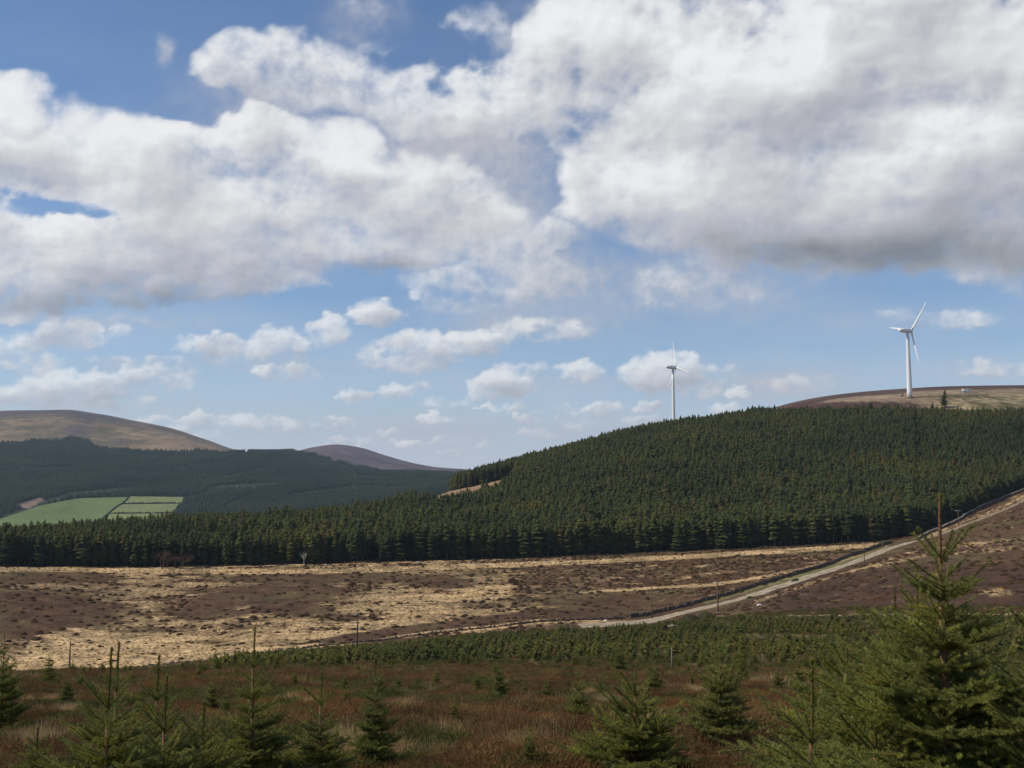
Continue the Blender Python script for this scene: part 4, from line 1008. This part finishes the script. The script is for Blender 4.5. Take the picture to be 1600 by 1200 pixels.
# ------------------------------------------------------------------ wind turbines
def turbine(uu, vhub, rr, label, base_v, ang, hub=52., Rb=27.):
    t = (600 - vhub) / F; d = np.array([(uu - 800) / F, math.cos(PITCH) - t * math.sin(PITCH), math.sin(PITCH) + t * math.cos(PITCH)]); d = d / math.hypot(d[0], d[1]) * rr
    gz = height(d[0], d[1])[0]; zh = d[2]; H = zh - gz
    e = empty("wind_turbine", (d[0], d[1], gz)); tag(e, label, "wind turbine", "white wind turbines on the hill")
    m = MB(); zs = np.linspace(-1, H - 1.5, 9); m.tube([(0,0,q) for q in zs], np.interp(zs, [-1, H], [2.05, 1.15]), 32); tw = m.build("tower", M_white, e, True)
    m = MB(); m.tube([(0,0,-1.0),(0,0,.5)], [3.4, 3.1], 24); m.build("foundation", M_stone, e)
    m = MB(); a = -math.pi / 2; m.box((math.cos(a)*2.03, math.sin(a)*2.03, 1.9), (.12, 1.0, 2.2), a); m.build("door", M_grey, tw)
    ax = math.radians(90 - 72)                                    # rotor axis points right and away
    A = np.array([math.cos(ax), math.sin(ax), .0]); Hh = np.array([math.sin(ax), -math.cos(ax), 0.]); Zz = np.array([0, 0, 1.])
    # nacelle: rounded box lofted along its axis
    m = MB(); V = []; prof = [(-7.6, .72, .80, .1), (-7.3, 1.25, 1.3, .1), (-4, 1.6, 1.65, 0), (0, 1.7, 1.75, 0), (1.6, 1.55, 1.6, 0), (2.2, 1.25, 1.3, 0)]; n = 12
    for (s_, w_, h_, dz) in prof:
        for k in range(n):
            g = 6.283 * (k + .5) / n; c, si = math.cos(g), math.sin(g); q = (abs(c) ** 5 + abs(si) ** 5) ** (-1 / 5)
            V.append(A * s_ + Hh * c * q * w_ + Zz * (si * q * h_ + dz + H + .2))
    Fq = [(i*n+k, i*n+(k+1)%n, (i+1)*n+(k+1)%n, (i+1)*n+k) for i in range(len(prof)-1) for k in range(n)]
    V += [A * -7.6 + Zz * (H + .3), A * 2.2 + Zz * (H + .2)]; b = len(prof) * n
    F3 = [(b, (k+1) % n, k) for k in range(n)] + [(b+1, b-n+k, b-n+(k+1) % n) for k in range(n)]
    m.add(np.array(V), F3, Fq); nc = m.build("nacelle", M_white, e, False)
    m = MB(); m.tube([A*-5.5+Zz*(H+1.8), A*-5.5+Zz*(H+3.0)], [.06,.05], 6); m.build("wind_vane", M_grey, nc)
    hc = A * 3.3 + Zz * (H + .2)
    m = MB(); m.tube([A*s_ + Zz*(H+.2) for s_ in (2.2, 2.6, 3.6, 4.3, 4.7)], [1.35, 1.45, 1.35, .8, .15], 20); m.build("hub", M_white, e, True)
    for th in ang:
        th = math.radians(th); B = Hh * math.sin(th) + Zz * math.cos(th); Cc = Hh * math.cos(th) - Zz * math.sin(th)
        m = MB(); V = []; n = 10; st = [(1.0, .85, .85, 0), (2.4, .8, .75, 0), (5.5, 1.05, .32, .28), (9, .95, .22, .2), (15, .70, .14, .12), (21, .48, .09, .06), (25.5, .30, .05, .02), (Rb, .08, .02, 0)]
        for (rb, c_, th_, tw_) in st:
            for k in range(n):
                g = 6.283 * k / n; p = math.cos(g) * c_ + c_ * .25 * (rb > 4); q = math.sin(g) * th_
                V.append(hc + B * rb + Cc * (p * math.cos(tw_) - q * math.sin(tw_)) + A * (p * math.sin(tw_) + q * math.cos(tw_)))
        Fq = [(i*n+k, i*n+(k+1)%n, (i+1)*n+(k+1)%n, (i+1)*n+k) for i in range(len(st)-1) for k in range(n)]
        b = len(st) * n; V.append(hc + B * Rb); F3 = [(b, b-n+k, b-n+(k+1) % n) for k in range(n)]
        m.add(np.array(V), F3, Fq); m.build("blade", M_white, e, True)
    return e
turbine(1418, 517, 880, "nearer wind turbine standing on the bare hilltop at the right", 620, (43, -77, 163))
turbine(1051.5, 574, 1060, "farther wind turbine rising from behind the wooded ridge", 657, (-14, 106, -134))
# transformer cabin, small box by the tower foot
def cabin(uu, vv, d, label, cat, mat, roofm, rz, rmin=850):
    p = hit(uu, vv, rmin, 1005); t = empty(cat.replace(" ", "_"), p, rz); tag(t, label, cat)
    m = MB(); m.box((0, 0, d[2]/2 - .2), (d[0], d[1], d[2] + .4)); m.build("wall", mat, t)
    m = MB(); m.box((0, 0, d[2] + .1), (d[0] + .3, d[1] + .3, .18)); m.build("roof", roofm, t)
    m = MB(); m.box((-d[0] * .22, -d[1]/2 - .03, d[2] * .45), (d[0]*.22, .06, d[2]*.8)); m.build("door", M_grey, t)
    if d[0] > 3: m = MB(); m.box((d[0] * .2, -d[1]/2 - .03, d[2] * .6), (d[0]*.3, .05, d[2]*.3)); m.build("louvre", M_grey, t)
M_cream = plain("cabin_cream", (.74,.72,.66), .6, .05, 1.)
cabin(1510, 613, (6.2, 2.8, 2.5), "low cream cabin on the skyline right of the nearer turbine", "cabin", M_cream, M_cream, -.15)
cabin(1409, 619, (1.6, 1.6, 1.9), "small brown kiosk at the left foot of the nearer turbine", "kiosk", M_bark_grey, M_bark_grey, .2)
# lone conifers on the hilltop
for uu, vv, h_, kd, lab, ln_ in ((1474, 637, 13.5, 1, "lone dark conifer on the pale hilltop grass right of the turbine", .12), (1457, 638, 4.5, 2, "small dark bush left of the lone hilltop conifer", 0)):
    p = hit(uu, vv, 845, 1005); t = empty("conifer", p, 1.); t.scale = (h_,) * 3; t.rotation_euler = (0, ln_, 0); tag(t, lab, "conifer"); obj("crown", FP[kd], t); obj("trunk", TRUNK, t)
# ------------------------------------------------------------------ pastures beyond the forest
def pasture(P, alb, top=None, bot=None):
    if top is None: (a, b, c, d) = P; top = [a, b]; bot = [d, c]
    top = np.array(top, float); bot = np.array(bot, float); nu, nv = 22, 12; V = []
    for j in range(nv + 1):
        for i in range(nu + 1):
            s_, t_ = i / nu, j / nv; w_ = np.linspace(0, 1, len(top)); q = [np.interp(s_, w_, top[:, k_]) * (1 - t_) + np.interp(s_, w_, bot[:, k_]) * t_ for k_ in (0, 1)]; V.append(hit(q[0], q[1], 1450, 2600))
    V = np.array(V); V[:, 2] += 1.2; i = (np.arange(nv)[:, None] * (nu + 1) + np.arange(nu)[None]).ravel(); Fc = np.stack([i, i + nu + 1, i + nu + 2, i + 1], 1)
    col = alb[None] * (1 + .12 * fbm(V[:, 0] / 60, V[:, 1] / 60, 3, seed=150))[:, None]
    return tag(obj("pasture", mesh_np("pasture", V, Fc, [M_past], smooth=True, attrs={"albedo": col})), kind="structure")
M_past = ground_mat("pasture_grass", [.01, .08], .88, 1.12)
G1, G2 = C(.115,.155,.048), C(.165,.185,.068)
pasture(None, G1, [(-60, 829), (0, 812), (60, 792), (120, 779.5), (201, 777.5)], [(-60, 852), (0, 852), (60, 852), (110, 852), (140, 830)])
pasture([(204, 776.5), (287, 777.5), (284, 787), (191, 787.5)], G2); pasture([(190, 789), (283, 788), (270, 802), (172, 802.5)], G2); pasture([(170.5, 804), (269, 803), (262, 812), (155, 850)], G2)
def hedge(P, label, h=3.):
    q, s = px_path(P, 1450, 2600, 3.); rng = np.random.RandomState(int(P[0][0])); V = []; z = height(q[:, 0], q[:, 1]); t = np.gradient(q, axis=0); t /= np.linalg.norm(t, axis=1)[:, None]; m = MB()
    O = np.array([q[0][0], q[0][1], z[0]])
    for i in range(len(q)):
        if rng.uniform() < .07: continue
        hh = h * rng.uniform(.5, 1.1) * .75; w = 1.2 * rng.uniform(.8, 1.3); n = 6; pts = []
        for zz, k_ in ((0, 1.), (hh * .6, 1.1), (hh, .45)):
            for k in range(n): a = 6.283 * k / n + rng.uniform(-.2, .2); pts.append((q[i][0] - O[0] + math.cos(a) * w * k_ * 1.2, q[i][1] - O[1] + math.sin(a) * w * k_, z[i] - O[2] + 1 + zz))
        pts.append((q[i][0] - O[0], q[i][1] - O[1], z[i] - O[2] + hh * 1.1 + 1))
        m.add(np.array(pts), [(2*n+k, 2*n+(k+1)%n, 3*n) for k in range(n)], [(r_*n+k, r_*n+(k+1)%n, (r_+1)*n+(k+1)%n, (r_+1)*n+k) for r_ in range(2) for k in range(n)])
    o = m.build("hedge", M_hedge); o.location = O; tag(o, label, "hedge", "hedges between the green pastures")
hedge([(202, 777), (190, 789), (175, 799), (160, 812), (145, 824)], "slanting dark hedge between the large left pasture and the three small ones", 3.2)
hedge([(190, 788.3), (230, 787.5), (284, 787.3)], "upper level hedge between the small green pastures")
hedge([(171, 803.3), (220, 802.7), (270, 802.4)], "lower level hedge between the small green pastures")
hedge([(288, 777), (284, 788), (270, 803), (262, 812)], "hedge along the right side of the small green pastures", 3.5)
# bare trees in the left pasture, reddish thicket at the forest foot
def bare_tree(name, uu, vv, h, label, cat, mat, rmin, rmax, stems=1, seed=1, spread=1.):
    rng = np.random.RandomState(seed); p = hit(uu, vv, rmin, rmax); t = empty(name, p); tag(t, label, cat); tr = MB(); tw = MB()
    def grow(a, d, L, r_, lev):
        b = a + d * L; (tr if lev == 0 else tw).tube([a, (a + b) / 2 + rng.normal(size=3) * L * .05, b], [r_, r_ * .8, r_ * .6], 4, False)
        if lev >= 4: return
        for _ in range(3 if lev < 3 else 4):
            e = d + rng.normal(size=3) * .55 * spread; e[2] = abs(e[2]) * .7 + .15; e /= np.linalg.norm(e); grow(b if rng.uniform() < .6 else a + d * L * rng.uniform(.5, 1), e, L * rng.uniform(.55, .8), r_ * .55, lev + 1)
    for k in range(stems):
        o_ = np.array([rng.uniform(-1, 1), rng.uniform(-1, 1), 0.]) * (stems > 1) * h * .3; d = np.array([rng.uniform(-.2, .2), rng.uniform(-.2, .2), 1.]); grow(o_, d / np.linalg.norm(d), h * .34, h * .022, 0)
    tr.build("trunk", mat, t); tw.build("crown", mat, t)
bare_tree("bare_tree", 94, 822, 20, "tallest bare tree in the large left pasture", "bare tree", M_bark_grey, 1450, 2300, seed=3)
bare_tree("bare_tree", 78, 825, 11, "small bare tree left of the tallest one in the pasture", "bare tree", M_bark_grey, 1450, 2300, seed=4)
bare_tree("bare_tree", 66, 826, 10, "leftmost small bare tree in the pasture", "bare tree", M_bark_grey, 1450, 2300, seed=5)
bare_tree("bare_tree", 269, 806, 12, "bare tree at the lower right corner of the small pastures", "bare tree", M_bark_grey, 1450, 2300, seed=6)
M_red = plain("red_twigs", (.13,.07,.05), .9, .2, 1.)
bare_tree("bare_thicket", 263, 887, 7.5, "reddish bare thicket at the foot of the forest, left part", "thicket", M_red, 380, 470, 5, 7)
bare_tree("bare_thicket", 283, 888, 6.5, "reddish bare thicket at the foot of the forest, right part", "thicket", M_red, 380, 470, 5, 8)
bare_tree("birch", 475, 884, 6, "pale birch stem at the foot of the forest, left of centre", "birch", M_palestone, 380, 470, 1, 9)
# gorse bushes by the track
M_gorse = foliage("gorse", [(.045,.052,.022), (.06,.06,.026)], .8, .1, .3)
for uu, vv, s_, lab in ((1078, 970, 2.6, "round green gorse bush below the track, left of two"), (1104, 966, 2.8, "broad olive gorse bush below the track, right of two"), (1243, 908, 1.6, "small green bush on the verge beside the wall"), (1172, 935, 1.2, "tiny bush on the verge under the wall")):
    p = hit(uu, vv, 200, 600); o = obj("gorse_bush", mound("gorse_bush", M_gorse, rg, 9)); o.location = p; o.scale = (s_ * 1.5, s_ * 1.5, s_ * 2.0); tag(o, lab, "bush")
# ------------------------------------------------------------------ air
m = bpy.data.materials.new("haze"); m.use_nodes = True; n = m.node_tree; n.nodes.clear()
pv = add(n, "ShaderNodeVolumePrincipled"); pv.inputs["Density"].default_value = 5.5e-5; pv.inputs["Color"].default_value = (.62,.78,1,1); pv.inputs["Anisotropy"].default_value = 0.2
ou = add(n, "ShaderNodeOutputMaterial"); n.links.new(pv.outputs[0], ou.inputs["Volume"])
mb = MB(); zt = 420.; zb = -760.; mb.box((0, 0, (zt + zb) / 2), (16800, 16800, zt - zb)); hz = mb.build("haze", None); hz.data.materials.append(m); tag(hz, kind="stuff")
print("total", time.time() - T0, "tris", sum(len(o.data.polygons) for o in bpy.data.objects if o.type == 'MESH'))
